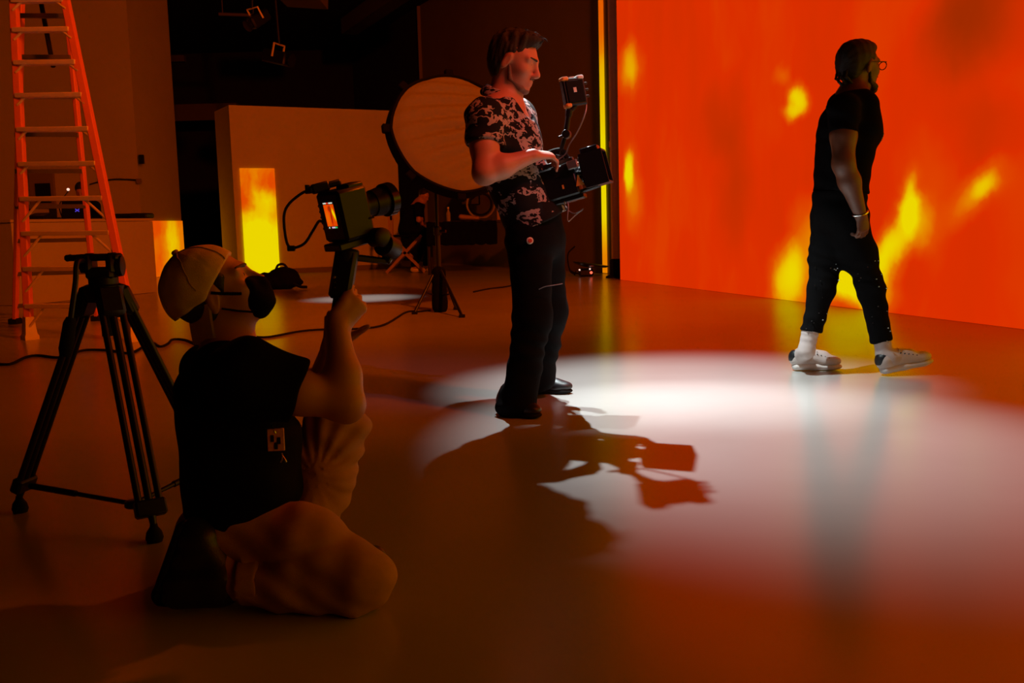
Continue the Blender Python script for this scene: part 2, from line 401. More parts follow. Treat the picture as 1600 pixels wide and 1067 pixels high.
def surface_nets(D, lo, vox):
    S = D < 0; nx, ny, nz = D.shape
    cnt = np.zeros((nx-1, ny-1, nz-1), np.int8)
    offs = [(a, b, c) for a in (0, 1) for b in (0, 1) for c in (0, 1)]
    for a, b, c in offs: cnt += S[a:nx-1+a, b:ny-1+b, c:nz-1+c]
    act = (cnt > 0) & (cnt < 8); idx = np.argwhere(act); N = len(idx)
    num = np.full(act.shape, -1, np.int64); num[act] = np.arange(N)
    vals = np.stack([D[idx[:, 0]+a, idx[:, 1]+b, idx[:, 2]+c] for a, b, c in offs], 1)
    pos = np.zeros((N, 3)); w = np.zeros(N); O = np.array(offs, float)
    for i in range(8):
        for j in range(i+1, 8):
            if np.abs(O[i]-O[j]).sum() != 1: continue
            m = (vals[:, i] < 0) != (vals[:, j] < 0)
            t = vals[m, i]/(vals[m, i]-vals[m, j]+1e-12)
            pos[m] += O[i]+(O[j]-O[i])*t[:, None]; w[m] += 1
    v = lo+(idx+pos/w[:, None])*vox
    quads = []
    for axis in range(3):
        A = [slice(None)]*3; B = [slice(None)]*3; A[axis] = slice(0, -1); B[axis] = slice(1, None)
        ch = S[tuple(A)] != S[tuple(B)]; e = np.argwhere(ch)
        o1, o2 = [(1, 2), (2, 0), (0, 1)][axis]
        ok = (e[:, o1] > 0) & (e[:, o2] > 0) & (e[:, o1] < D.shape[o1]-1) & (e[:, o2] < D.shape[o2]-1); e = e[ok]
        def cell(d1, d2):
            c = e.copy(); c[:, o1] -= d1; c[:, o2] -= d2; return num[c[:, 0], c[:, 1], c[:, 2]]
        q = np.stack([cell(1, 1), cell(0, 1), cell(0, 0), cell(1, 0)], 1)
        inside = S[tuple(e.T)]
        q[~inside] = q[~inside][:, ::-1]
        quads.append(q)
    return v, np.concatenate(quads)
def folds(*waves):
    """cloth folds: (direction, wavelength, depth, sway) each"""
    W = [(nrm(d), 2*math.pi/l, a, s, RNG.rand(3)*6) for d, l, a, s in waves]
    def f(X):
        o = np.zeros(len(X))
        for d, kf, a, s, ph in W:
            wob = s*(np.sin(X[:, 0]*9+X[:, 2]*7+ph[0])+np.sin(X[:, 1]*11-X[:, 2]*13+ph[1]))
            o += a*np.sin((X@d)*kf+wob)*(0.6+.4*np.sin(X[:, 2]*15+X[:, 0]*8+ph[2]))
        return o
    return f

# ------------------------------------------------------------------ THE SETTING
def struct(o): o['kind'] = 'structure'; return o
fl = MB(); fl.box((0, 12, -.1), (16, 22, .1)); struct(fl.build('floor', M['floor'], smooth=False))
ce = MB(); ce.box((0, 12, 6.35), (16, 22, .15)); struct(ce.build('ceiling', M['ceiling_black'], smooth=False))

# right wall with the projected fire
WA = gnd(1000, 441); WB = gnd(1600, 515); WT = nrm(WB-WA); WA = WA-WT*0.75; WANG = math.atan2(WT[1], WT[0]); WLEN = 21.5
WN = V(-WT[1], WT[0], 0)          # points out of the room
def wall_uv(px, py):
    r = ray(px, py); t = ((WA-CAM)@WN)/(r@WN); q = CAM+r*t-WA; return q@WT, q[2]
wr = MB(); wr.box((WLEN/2, .17, 3.1), (WLEN/2, .15, 3.1)); o = struct(wr.build('wall_right', M['flat_paint'], smooth=False))
o.location = tuple(WA); o.rotation_euler = (0, 0, WANG)
def blob(px, py, wpx, hpx, ang, amt):
    u, v = wall_uv(px, py); u1, _ = wall_uv(px+wpx, py); _, v1 = wall_uv(px, py-hpx)
    return (u, v, abs(u1-u), abs(v1-v), ang, amt)
blobs = [blob(1250, 150, 20, 34, 28, .62), blob(1238, 178, 18, 14, 0, .25), blob(1222, 118, 14, 18, 0, .16),
         blob(1424, 315, 20, 50, 8, .55), blob(1432, 345, 40, 50, 15, .34), blob(1392, 390, 26, 56, 32, .66), blob(1340, 432, 56, 52, 15, .85),
         blob(1230, 440, 34, 60, 12, .60), blob(1280, 400, 60, 90, 15, .34), blob(1530, 300, 60, 40, -30, .34), blob(1545, 295, 26, 26, 0, .22),
         blob(985, 105, 20, 45, 0, .40), blob(984, 268, 9, 36, 0, .60), blob(990, 300, 16, 70, 0, .25), blob(1450, 300, 60, 120, 10, .12),
         blob(1130, 190, 46, 70, 0, -.14), blob(1140, 300, 40, 100, 0, -.12), blob(1520, 30, 110, 95, 0, -.26), blob(1560, 200, 100, 70, 0, -.08)]
# film goes on beyond the frame, with flames added to yellow its light
for i, (u, v, su, sv, a, amt) in enumerate([(10.0, 1.3, 1.0, 1.9, 10, .6), (11.8, .9, 1.3, 1.4, 0, .7), (13.6, 2.1, 1.1, 1.9, -12, .6), (15.4, 1.0, 1.3, 1.6, 8, .7), (17.2, 2.0, 1.2, 1.8, 0, .6), (19.4, 1.2, 1.3, 1.6, 0, .65)]):
    blobs.append((u, v, su, sv, a, amt))
M['fire_wall'] = fire_mat('fire_film', blobs, strength=1.0, contrast=.07, warp=.42, nscale=.8)
sc = MB(); sc.box((WLEN/2, 0, 2.85), (WLEN/2-.02, .012, 2.845))
o = sc.build('projected_fire_sheet', M['fire_wall'], smooth=False); o.location = tuple(WA); o.rotation_euler = (0, 0, WANG)  # self-lit sheet standing in for the fire projected on the wall
tag(o, 'huge wall-filling projection of red and yellow fire behind the walking man', 'screen')

# pipe standing at the far end of the fire wall
pb = gnd(965, 433.5); m = MB(); m.cyl(pb, pb+V(0, 0, 6.2), .095, n=20)
tp = thing('standpipe', pb, 'red-lit round vertical pipe at the far end of the fire wall', 'pipe')
m.build('pipe', M['ladder_alu'], tp)
for z in (2.05, 4.3): m = MB(); m.cyl(pb+V(0, 0, z), pb+V(0, 0, z+.09), .11, n=20); m.build('coupling', M['ladder_alu'], tp)
m = MB(); m.lathe(pb, (0, 0, 1), [(0, .19), (.02, .19), (.05, .12), (.28, .12), (.30, .096)]); m.build('base', M['black_rubber'], tp)

# back wall running away to the left
BA = gnd(945, 427); BA2 = gnd(982, 429); BD = at(668, 400, 25.0); BD[2] = 0
def wallbox(a, b, h, th, material, name, z0=0, out=None):
    a = V(a[0], a[1], z0); b = V(b[0], b[1], z0); t = nrm(b-a); n = V(-t[1], t[0], 0)
    if n[1] < 0: n = -n
    if out is not None: n = np.asarray(out, float)
    c = (a+b)/2+n*th/2+V(0, 0, (h-z0)/2); m = MB(); m.box(c, (np.linalg.norm(b-a)/2, th/2, (h-z0)/2), np.array([t, np.cross(V(0, 0, 1), t), V(0, 0, 1)]))
    return m.build(name, material, org=(a+b)/2, smooth=False)
bt = nrm(BA-BD); BE = BA+bt*1.6
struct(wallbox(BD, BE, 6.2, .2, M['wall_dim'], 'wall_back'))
BF = at(565, 400, 30.5); BF[2] = 0
struct(wallbox(BF, BD-V(.02, 0, 0), 6.2, .2, M['curtain_black'], 'wall_back_side'))
struct(wallbox(V(-15.8, 30.6, 0), BF+V(.3, .1, 0), 6.2, .2, M['curtain_black'], 'wall_far'))
# lintel over the dark opening
la = at(262, 176, 29.0); lb = at(372, 176, 29.0)
m = MB(); m.box((la+lb)/2, (np.linalg.norm(lb-la)/2, .15, .23)); struct(m.build('trim_1', M['beam_grey'], org=(la+lb)/2, smooth=False))
# trim on the corner of the back wall
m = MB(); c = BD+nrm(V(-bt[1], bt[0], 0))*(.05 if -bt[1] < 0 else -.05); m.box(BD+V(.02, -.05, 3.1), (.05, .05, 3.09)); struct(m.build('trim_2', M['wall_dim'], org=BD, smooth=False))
# left wall: big face, then a short return that carries a patch of projected fire
LA = at(-260, 400, 19.2); LB = at(225, 400, 20.0); LC = gnd(289, 428)
for q in (LA, LB): q[2] = 0
struct(wallbox(LA, LB, 6.2, .25, M['wall_paint'], 'wall_left'))
struct(wallbox(LB, LC, 6.2, .25, M['wall_paint'], 'wall_left_return'))

def glow_patch(name, base_a, base_b, z0, z1, blobs, label, base=.6, off=.025, **kw):  # glowing sheet in place of projector light spilling onto a wall
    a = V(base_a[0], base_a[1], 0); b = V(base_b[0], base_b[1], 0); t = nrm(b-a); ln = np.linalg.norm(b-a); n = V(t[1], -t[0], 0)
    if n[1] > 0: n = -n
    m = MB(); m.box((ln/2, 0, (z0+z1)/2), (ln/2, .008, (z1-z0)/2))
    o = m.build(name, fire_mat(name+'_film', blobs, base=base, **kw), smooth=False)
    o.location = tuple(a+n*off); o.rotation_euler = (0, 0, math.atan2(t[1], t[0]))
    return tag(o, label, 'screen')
# patch on the left return
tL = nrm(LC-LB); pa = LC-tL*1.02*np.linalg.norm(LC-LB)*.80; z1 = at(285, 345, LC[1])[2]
glow_patch('projection_patch', pa, LC-tL*.02, .01, z1, [(.9, .8, .5, .7, 0, .25), (.2, 1.1, .5, .4, 0, -.1)],
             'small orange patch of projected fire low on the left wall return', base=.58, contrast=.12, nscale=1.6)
# tall pale flat with the yellow patch
FA = gnd(373, 431); FB = gnd(628, 418.5); ft = nrm(FB-FA); fn = V(ft[1], -ft[0], 0)
fn = -fn if fn[1] > 0 else fn
fh = at(360, 164, FA[1])[2]
tf = thing('scenery_flat', (FA+FB)/2, 'tall pale freestanding wall flat behind the kneeling man, yellow projection on its left edge', 'wall flat')
m = MB(); fc = (FA+FB)/2-fn*.6+V(0, 0, fh/2); m.box(fc, (np.linalg.norm(FB-FA)/2, .6, fh/2), np.array([ft, np.cross(V(0, 0, 1), ft), V(0, 0, 1)])); m.build('panel', M['flat_paint'], tf, smooth=False)
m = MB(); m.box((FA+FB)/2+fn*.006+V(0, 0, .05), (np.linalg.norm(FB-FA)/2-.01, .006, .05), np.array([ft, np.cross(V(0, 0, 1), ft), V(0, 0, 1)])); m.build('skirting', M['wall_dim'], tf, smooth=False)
def on_flat(px, py):
    r = ray(px, py); t = ((FA-CAM)@fn)/(r@fn); return CAM+r*t
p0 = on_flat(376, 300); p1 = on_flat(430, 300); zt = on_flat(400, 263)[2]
glow_patch('projection_patch', p0, p1, .01, zt, [(.35, .55, .9, 1.0, 0, .55), (.5, 1.55, .5, .25, 10, .25), (.15, 1.45, .3, .3, 0, -.15)],
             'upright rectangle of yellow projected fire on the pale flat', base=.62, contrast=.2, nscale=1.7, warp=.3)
# slim bright strip between back wall and pipe
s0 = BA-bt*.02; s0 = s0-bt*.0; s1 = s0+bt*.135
glow_patch('projection_strip', s0, s1, .01, 6.1, [(.07, 1.6, .6, 1.1, 0, .45), (.07, 3.0, .6, .8, 0, .22), (.07, 4.6, .6, .9, 0, -.15)],
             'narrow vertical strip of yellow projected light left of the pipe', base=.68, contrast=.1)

# ceiling beams, rails and lamps in the dark
def beam(pa, pb, w, h, material, label):
    m = MB(); a, b = np.asarray(pa), np.asarray(pb); t = nrm(b-a); fr = frame(t); m.box((a+b)/2, (np.linalg.norm(b-a)/2, w, h), fr)
    o = m.build('ceiling_beam', material, org=(a+b)/2, smooth=False); tag(o, label, 'beam')
beam(at(440, -8, 21.5)+V(0, 0, .05), at(505, -4, 21.5)+V(0, 0, .05), .6, .17, M['beam_white'], 'short pale soffit block on the ceiling above the pale flat')
beam(gnd(640, -25, 5.99), gnd(545, 42, 5.99), .20, .19, M['beam_grey'], 'long grey ceiling beam slanting towards the dark back corner')
def rail(pa, pb, label):
    m = MB(); m.cyl(pa, pb, .035, n=10)
    for q in (np.asarray(pa)*.9+pb*.1, np.asarray(pa)*.1+pb*.9): m.cyl(q, V(q[0], q[1], 6.2), .012, n=6)
    o = m.build('lighting_rail', M['beam_grey'], org=(np.asarray(pa)+pb)/2); tag(o, label, 'rail')
rail(at(342, 22, 22), at(402, 24, 22), 'short thin lighting rail near the ceiling in the dark')
rail(at(335, 66, 30.52), at(530, 70, 30.52), 'long horizontal lighting rail on the dark far wall')
def stage_light(p, aim, label, sc_=1.0):
    t = thing('stage_light', p, label, 'lamp'); f = frame(aim); p = np.asarray(p)
    m = MB(); m.box(p, (.26*sc_, .15*sc_, .13*sc_), f, bev=.03); m.build('housing', M['black_plastic'], t)
    m = MB(); m.lathe(p+f[0]*.26*sc_, f[0], [(0, .10*sc_), (.08*sc_, .13*sc_), (.082*sc_, .11*sc_)]); m.build('lens', M['black_gloss'], t)
    m = MB(); y = [p+f[1]*.19*sc_, p+f[1]*.19*sc_+f[2]*.25*sc_, p-f[1]*.19*sc_+f[2]*.25*sc_, p-f[1]*.19*sc_]; m.tube(y, .022*sc_); m.build('yoke', M['ladder_alu'], t)
    m = MB(); m.cyl(p+f[2]*.25*sc_, V(p[0], p[1], 6.2), .03*sc_); m.build('hanger', M['black_plastic'], t)
stage_light(at(433, 90, 20), (.9, -.3, -.25), 'dark stage lamp with metal yoke hanging lowest under the ceiling', 1.0)
stage_light(at(403, 30, 18), (-.5, -.6, -.5), 'small dark stage lamp tucked high under the ceiling', .8)
m = MB(); c = at(279, 92, 30.5); m.box(c, (.19, .10, .09)); o = m.build('emergency_lamp', M['beam_grey'], org=c); tag(o, 'small grey box lamp high beside the left wall edge', 'lamp')

# ------------------------------------------------------------------ step ladder (photo left)
def ladder():
    LL = gnd(47, 530); LR = gnd(210, 533)
    root = thing('step_ladder', (LL+LR)/2, 'tall orange step ladder standing open in front of the left counter', 'ladder')
    d = LL[1]
    topL = at(20, -40, d+.30); topR = at(94, -40, d+.24)
    def rail_(a, b, w, name, material):
        m = MB(); t = nrm(b-a); sd = nrm(np.cross(t, V(0, 1, 0))); fr = np.array([t, sd, np.cross(t, sd)])
        m.box((a+b)/2, (np.linalg.norm(b-a)/2, w, .035), fr, bev=.006); return m.build(name, material, root)
    rail_(LL+V(0, 0, .1), topL, .032, 'rail', M['ladder_orange']); rail_(LR+V(0, 0, .1), topR, .032, 'rail', M['ladder_orange'])
    # rear legs
    RL = gnd(24, 506); RR = gnd(152, 501)
    rail_(RL, topL+V(.02, .12, 0), .02, 'rear_rail', M['ladder_orange']); rail_(RR, topR+V(-.02, .12, 0), .02, 'rear_rail', M['ladder_orange'])
    def onr(a, b, y):      # point of a rail that shows at photo row y
        lo, hi = 0., 1.
        for _ in range(40):
            mid = (lo+hi)/2; q = a+(b-a)*mid-CAM; py = 533.5-FPX*(q@UP)/(q@FW)
            if py > y: lo = mid
            else: hi = mid
        return a+(b-a)*lo
    ys = [478, 420, 365, 311, 257, 203, 150, 99, 48, 2]
    for i, y in enumerate(ys):
        a = onr(LL, topL, y); b = onr(LR, topR, y-1.5); t = nrm(b-a)
        m = MB(); m.box((a+b)/2+V(0, -.01, 0), (np.linalg.norm(b-a)/2, .045, .020), np.array([t, nrm(np.cross(V(0, 0, 1), t)), V(0, 0, 1)]), bev=.004)
        m.build('rung', M['ladder_alu'], root)
        L = .20 if i < 4 else .085
        for s_, p in ((1, a), (-1, b)):
            dn = nrm(LL-topL) if s_ > 0 else nrm(LR-topR)
            m = MB(); m.cyl(p+t*s_*L+V(0, -.03, -.01), p+dn*L*1.0+V(0, -.035, 0), .012, n=8); m.build('brace', M['ladder_alu'], root)
    for i in range(9):
        f = .06+i*.105; a = RL+(topL-RL)*f; b = RR+(topR-RR)*f; m = MB(); t = nrm(b-a); m.box((a+b)/2+V(0, .02, 0), (np.linalg.norm(b-a)/2, .015, .02), np.array([t, nrm(np.cross(V(0, 0, 1), t)), V(0, 0, 1)])); m.build('rear_bar', M['grey_metal'], root)
    for p, b in ((LL, topL), (LR, topR)):
        t = nrm(b-p); m = MB(); m.lathe(p, (0, 0, 1), [(0, .085), (.03, .085), (.05, .07), (.19, .052), (.20, .05)], n=4); m.build('foot', M['ladder_alu'], root)
    for p in (RL, RR): m = MB(); m.box(p+V(0, 0, .02), (.05, .06, .04), bev=.01); m.build('foot', M['black_rubber'], root)
    m = MB(); m.box((topL+topR)/2+V(0, .06, .03), (np.linalg.norm(topR-topL)/2+.05, .13, .03), bev=.01); m.build('top_cap', M['ladder_orange'], root)
    a = at(63, -2, d+.9); b = at(83, 104, d+.62); m = MB(); m.tube([a, b], .022); m.build('spreader', M['dark_metal'], root)
ladder()

# ------------------------------------------------------------------ counter with things on it and the person behind
CL = gnd(28, 478); CR = gnd(246, 456.5); cz = at(236, 341, CR[1])[2]
ct = nrm(CR-CL); cn = V(-ct[1], ct[0], 0); cn = -cn if cn[1] < 0 else cn
clen = np.linalg.norm(CR-CL)
cf = np.array([ct, cn, V(0, 0, 1)])
root = thing('counter', (CL+CR)/2, 'wide pale box counter behind the ladder', 'counter')
m = MB(); m.box((CL+CR)/2+cn*.45+V(0, 0, cz/2-.02), (clen/2, .45, cz/2-.025), cf); m.build('body', M['wall_paint'], root, smooth=False)
m = MB(); m.box((CL+CR)/2+cn*.45+V(0, 0, cz-.02), (clen/2+.02, .47, .02), cf, bev=.005); m.build('worktop', M['wall_paint'], root, smooth=False)
def on_counter(px, back=.45):      # point on the counter top at a photo column
    lo, hi = -.2, 1.2
    for _ in range(40):
        mid = (lo+hi)/2; q = CL+(CR-CL)*mid+cn*back+V(0, 0, cz)-CAM
        if 800+FPX*(q@RT)/(q@FW) < px: lo = mid
        else: hi = mid
    return CL+(CR-CL)*lo+cn*back+V(0, 0, cz)
# laptop, lid towards the camera with its glowing emblem
p = on_counter(123, .5); root = thing('laptop', p, 'open black laptop with small blue glow on its lid, on the counter', 'laptop')
m = MB(); m.box(p+V(0, .12, .012), (.21, .15, .012), bev=.004); m.build('base', M['black_plastic'], root)
lf = frame(V(0, -1, .22)); m = MB(); m.box(p+V(0, -.06, .155), (.008, .21, .145), lf, bev=.003); m.build('lid', M['black_plastic'], root)
q = p+V(.02, -.06, .13)+lf[0]*.010
m = MB(); m.cyl(q-lf[1]*.03-lf[2]*.02, q+lf[1]*.03+lf[2]*.02, .008, n=8); m.cyl(q-lf[1]*.03+lf[2]*.02, q+lf[1]*.03-lf[2]*.02, .008, n=8); m.build('emblem', M['logo_glow'], root)
p = on_counter(205, .5); root = thing('flat_case', p, 'thin long black case lying on the right end of the counter', 'case')
m = MB(); m.box(p+V(0, 0, .045), (.30, .18, .04), bev=.02); m.build('shell', M['black_plastic'], root); m = MB(); m.tube([p+V(-.08, -.19, .05), p+V(-.07, -.23, .05), p+V(.07, -.23, .05), p+V(.08, -.19, .05)], .012); m.build('handle', M['black_rubber'], root)
p = on_counter(62, .4); root = thing('desk_phone', p, 'low dark desk phone at the left end of the counter', 'phone')
m = MB(); m.prism([(-.13, 0), (.13, 0), (.13, .10), (-.13, .05)], p, np.array([V(0, 1, 0), V(0, 0, 1), V(1, 0, 0)]), .22); m.build('base', M['black_plastic'], root)
m = MB(); m.tube(spline([p+V(-.14, -.08, .10), p+V(-.13, 0, .13), p+V(-.14, .08, .13)]), .025); m.build('handset', M['black_plastic'], root)
p = on_counter(84, .4); root = thing('card_reader', p, 'upright dark device on a stand beside the desk phone', 'device')
m = MB(); m.box(p+V(0, 0, .015), (.08, .07, .015), bev=.005); m.build('stand', M['black_plastic'], root)
m = MB(); m.box(p+V(0, 0, .12), (.05, .012, .09), frame(V(1, .2, 0)), bev=.005); m.build('screen', M['black_plastic'], root)
# framed dark hatch on the left wall
def on_wall(px, py, off=.03):
    n = V((LB-LA)[1], -(LB-LA)[0], 0); n = nrm(n); r = ray(px, py); t = ((LA-CAM)@n)/(r@n); return CAM+r*t*(1-off/20*1.0)
hp = on_wall(66, 297); root = thing('wall_hatch', hp-V(0, 0, .25), 'round-cornered grey hatch with dark window on the left wall', 'hatch')
m = MB(); m.box(hp, (.26, .03, .36), bev=.025); m.build('frame', M['wall_dim'], root)
m = MB(); m.box(hp+V(.03, -.035, -.06), (.15, .012, .19), bev=.005); m.build('window', M['black_gloss'], root)
# bits fixed on the left wall
for (px, py, lb) in ((221, 249, 'small dark wall switch high on the left wall'), (217, 283, 'small dark wall bracket low on the left wall')):
    c = on_wall(px, py, .05); m = MB(); m.box(c, (.05, .03, .09 if py < 260 else .05), bev=.01); o = m.build('wall_switch', M['wall_dim'] if py > 270 else M['black_plastic'], org=c); tag(o, lb, 'switch')
c = [on_wall(x, y, .05) for x, y in ((140, 288), (155, 284), (180, 280), (214, 281))]
m = MB(); m.tube(spline(c), .012); o = m.build('wall_cable', M['black_rubber'], org=c[0]); tag(o, 'thin cable running along the left wall above the counter', 'cable')

# ------------------------------------------------------------------ floor clutter
def ground_cable(name, pix, r, label, z=.008):
    pts = spline([gnd(x, y)+V(0, 0, z) for x, y in pix], 6); m = MB(); m.tube(pts, r, 6); o = m.build(name, M['black_rubber'], org=gnd(*pix[0])); tag(o, label, 'cable')
ground_cable('floor_cable', [(-20, 568), (14, 571), (40, 560), (60, 557), (95, 560), (130, 549), (170, 549), (205, 553), (235, 537), (250, 543), (262, 539), (270, 532), (290, 533), (330, 545), (385, 529), (420, 528), (470, 519), (510, 516), (560, 515), (600, 509), (635, 489), (655, 488), (672, 486)], .011, 'long black cable snaking across the floor behind the tripod')
ground_cable('device_cord', [(905, 428), (893, 424), (890, 414), (897, 411), (900, 421), (898, 430)], .010, 'short black cord curled beside the floor device')
ground_cable('studio_cord', [(740, 457), (765, 452), (790, 449), (812, 444)], .012, 'short thin cord lying behind the standing man')
dp = gnd(921, 432); root = thing('floor_device', dp, 'low black device with red indicator light beside the pipe', 'device')
m = MB(); m.box(dp+V(-.06, 0, .07), (.12, .12, .065), bev=.03); m.build('body', M['black_plastic'], root)
m = MB(); m.lathe(dp+V(.02, 0, .15), (.15, 0, .99), [(0, .10), (.03, .26), (.05, .30), (.06, .29)]); m.build('dish', M['black_plastic'], root)
m = MB(); m.lathe(dp+V(.02, -.14, .07), (0, -1, 0), [(-.02, .022), (.004, .022), (.01, .015)]); m.build('indicator', M['led_red'], root)
for x, z in ((-.17, .12), (0, .13)): m = MB(); m.lathe(dp+V(x, -.14, z), (0, -1, 0), [(-.02, .014), (.004, .014), (.01, .01)]); m.build('lamp', M['led_white'], root)
m = MB(); m.tube(spline([dp+V(-.16, .1, .05), dp+V(-.30, .15, .08), dp+V(-.34, .15, .36), dp+V(-.22, .15, .50)]), .012); m.build('cord', M['black_rubber'], root)

# black backpack by the yellow patch
bp = gnd(432, 452); b = Body()
for dx, dz, rx, rz in ((-.16, .13, .22, .13), (.12, .17, .24, .17), (-.36, .09, .14, .09), (.0, .1, .42, .10)): b.ell(bp+V(dx, 0, dz), (rx, .2, rz), k=.05)
b.cut(bp, (0, 0, -1))
root = thing('backpack', bp, 'black slumped backpack on the floor behind the kneeling man', 'bag')
b.mesh('bag', M['black_cloth'], .02, root, disp=folds(((1, 0, .5), .14, .008, 1.0)))
m = MB(); m.tube(spline([bp+V(.28, -.12, .09), bp+V(.40, -.16, .04), bp+V(.50, -.14, .03)]), .022); m.build('strap', M['black_rubber'], root)
m = MB(); m.tube(spline([bp+V(.02, -.05, .31), bp+V(.06, -.05, .37), bp+V(.14, -.05, .38), bp+V(.20, -.05, .31)]), .018); m.build('handle', M['black_rubber'], root)

# ------------------------------------------------------------------ softbox on its stand
def softbox():
    base = gnd(688, 487); root = thing('softbox_light', base, 'big round pleated softbox on a black stand behind the standing man', 'lamp')
    d = base[1]; c = at(712, 208, d-.25); n = nrm(V(.40, -.80, .38)); f = frame(n, (-.35, 0, 1)); Rr = .68; N = 64
    vs, fs = [], []; rings = 26
    vs.append(c+n*.0)
    for i in range(1, rings+1):
        rr = Rr*i/rings
        for k in range(N):
            a = 2*math.pi*k/N; x = rr*math.cos(a); y = rr*math.sin(a)*.94
            fan = math.atan2(y+.25, 2.0-x); bulge = .06*(1-(rr/Rr)**2)+.050*abs(math.sin(fan*46))*min(1, (Rr-rr)/.08)
            vs.append(c+f[1]*x+f[2]*y+n*bulge)
    for k in range(N): fs.append((0, 1+k, 1+(k+1) % N))
    for i in range(rings-1):
        for k in range(N): a = 1+i*N; fs.append((a+k, a+N+k, a+N+(k+1) % N, a+(k+1) % N))
    link_mesh('diffuser', vs, fs, M['diffuser'], root, smooth=True)
    vs, fs = [], []
    prof = [(0.0, .985), (.025, 1.0), (.02, 1.035), (-.10, 1.06), (-.28, .88), (-.46, .55), (-.60, .18)]
    for h, s_ in prof:
        for k in range(N):
            a = 2*math.pi*k/N; sc2 = Rr*s_*(1-.02*abs(math.cos(4*a))); vs.append(c+f[1]*math.cos(a)*sc2+f[2]*math.sin(a)*sc2*.94+n*h)
    for i in range(len(prof)-1):
        for k in range(N): fs.append((i*N+k, i*N+(k+1) % N, (i+1)*N+(k+1) % N, (i+1)*N+k))
    fs.append(tuple(range((len(prof)-1)*N, len(prof)*N)))
    link_mesh('shell', vs, fs, M['black_cloth'], root, smooth=40)
    for k in range(8):
        a = 2*math.pi*(k+.5)/8; q = c+f[1]*math.cos(a)*Rr*1.03+f[2]*math.sin(a)*Rr*.97-n*.02; m = MB(); rd = nrm(q-c); m.box(q+rd*.02, (.05, .045, .03), np.array([rd, np.cross(n, rd), n]), bev=.01); m.build('corner_tab', M['black_cloth'], root)
    ap = c-n*.62
    m = MB(); m.lathe(ap, n, [(-.30, .10), (-.28, .12), (-.02, .12), (.0, .16), (.05, .16)]); m.build('lamp_head', M['black_plastic'], root)
    top = base+V(0, 0, 1.28)
    m = MB(); m.tube([ap-n*.15, V(ap[0]*.4+top[0]*.6, top[1], top[2]+.05), top], .035); m.build('bracket', M['black_plastic'], root)
    m = MB(); m.cyl(base+V(0, 0, .12), base+V(0, 0, .85), .026); m.cyl(base+V(0, 0, .8), top, .019); m.build('pole', M['dark_metal'], root)
    m = MB(); m.lathe(base+V(0, 0, .80), (0, 0, 1), [(0, .035), (.01, .04), (.08, .04), (.09, .03)]); m.cyl(base+V(0, 0, .84), base+V(.09, -.05, .84), .016); m.build('clamp', M['black_plastic'], root)
    hub = base+V(0, 0, .46)
    for px, py in ((648, 491), (722, 496), (713, 484)):
        ft_ = gnd(px, py)+V(0, 0, .015); m = MB(); m.cyl(hub+nrm(V(*(ft_-hub)[:2], 0))*.03, ft_, .016, n=10); l = m.build('leg', M['dark_metal'], root)
        m = MB(); m.cyl(base+V(0, 0, .16), hub+(ft_-hub)*.55, .009, n=8); m.build('brace', M['dark_metal'], l)
        m = MB(); m.box(ft_, (.03, .02, .015), bev=.005); m.build('rubber_foot', M['black_rubber'], l)
    b = Body(); b.seg(base+V(0, -.03, .05), base+V(0, -.03, .42), (.085, .07), (.075, .06), V(1, 0, 0)); b.mesh('weight_bag', M['black_cloth'], .018, root, disp=folds(((0, 0, 1), .12, .005, .8)))
softbox()

# ------------------------------------------------------------------ PEOPLE
def head_prims(b, c, f, s=1.0, nose=1.0, ears=True, k=.012):
    """skull and face around centre c, frame rows f = forward, left, up"""
    def P(x, y, z): return c+(f[0]*x+f[1]*y+f[2]*z)*s
    E = lambda x, y, z, rx, ry, rz, kk=k, op='u': b.ell(P(x, y, z), (rx*s, ry*s, rz*s), f, kk*s, op)
    E(-.014, 0, .035, .099, .077, .086); E(.035, 0, .0, .060, .062, .088, .03); E(.036, 0, -.062, .056, .054, .046, .03)
    E(.078, 0, -.098, .021, .024, .018, .025)
    for y in (-1, 1):
        E(.058, y*.044, -.022, .026, .020, .022, .025)
        b.cone(P(.091, y*.012, .030), P(.076, y*.052, .028), .0095*s, .009*s, .018*s)
        E(.104, y*.032, .010, .017, .018, .012, .014, 's')
        E(.079, y*.031, .010, .0125, .014, .0095, .006)
        E(.104, y*.012, -.036, .012, .0085, .008, .010)
        if ears:
            ef = np.array([f[0]*.94+f[2]*-.25, f[1], f[2]*.94+f[0]*.25*-1]); ef = np.array([nrm(e) for e in ef])
            b.ell(P(-.010, y*.078, -.005), (.019*s, .010*s, .033*s), ef, .006*s)
            b.ell(P(-.004, y*.088, -.004), (.009*s, .006*s, .018*s), ef, .006*s, 's')
    b.cone(P(.090, 0, .026), P(.1165*nose, 0, -.022), .0085*s, .0105*s, .016*s); E(.1165*nose, 0, -.028, .0125, .0125, .0105, .010)
    E(.0945, 0, -.060, .011, .022, .0075, .010); E(.0915, 0, -.0735, .011, .020, .0078, .010)
    b.cone(P(.106, -.016, -.0668), P(.106, .016, -.0668), .0032*s, .0032*s, .004*s, 's')
    return P

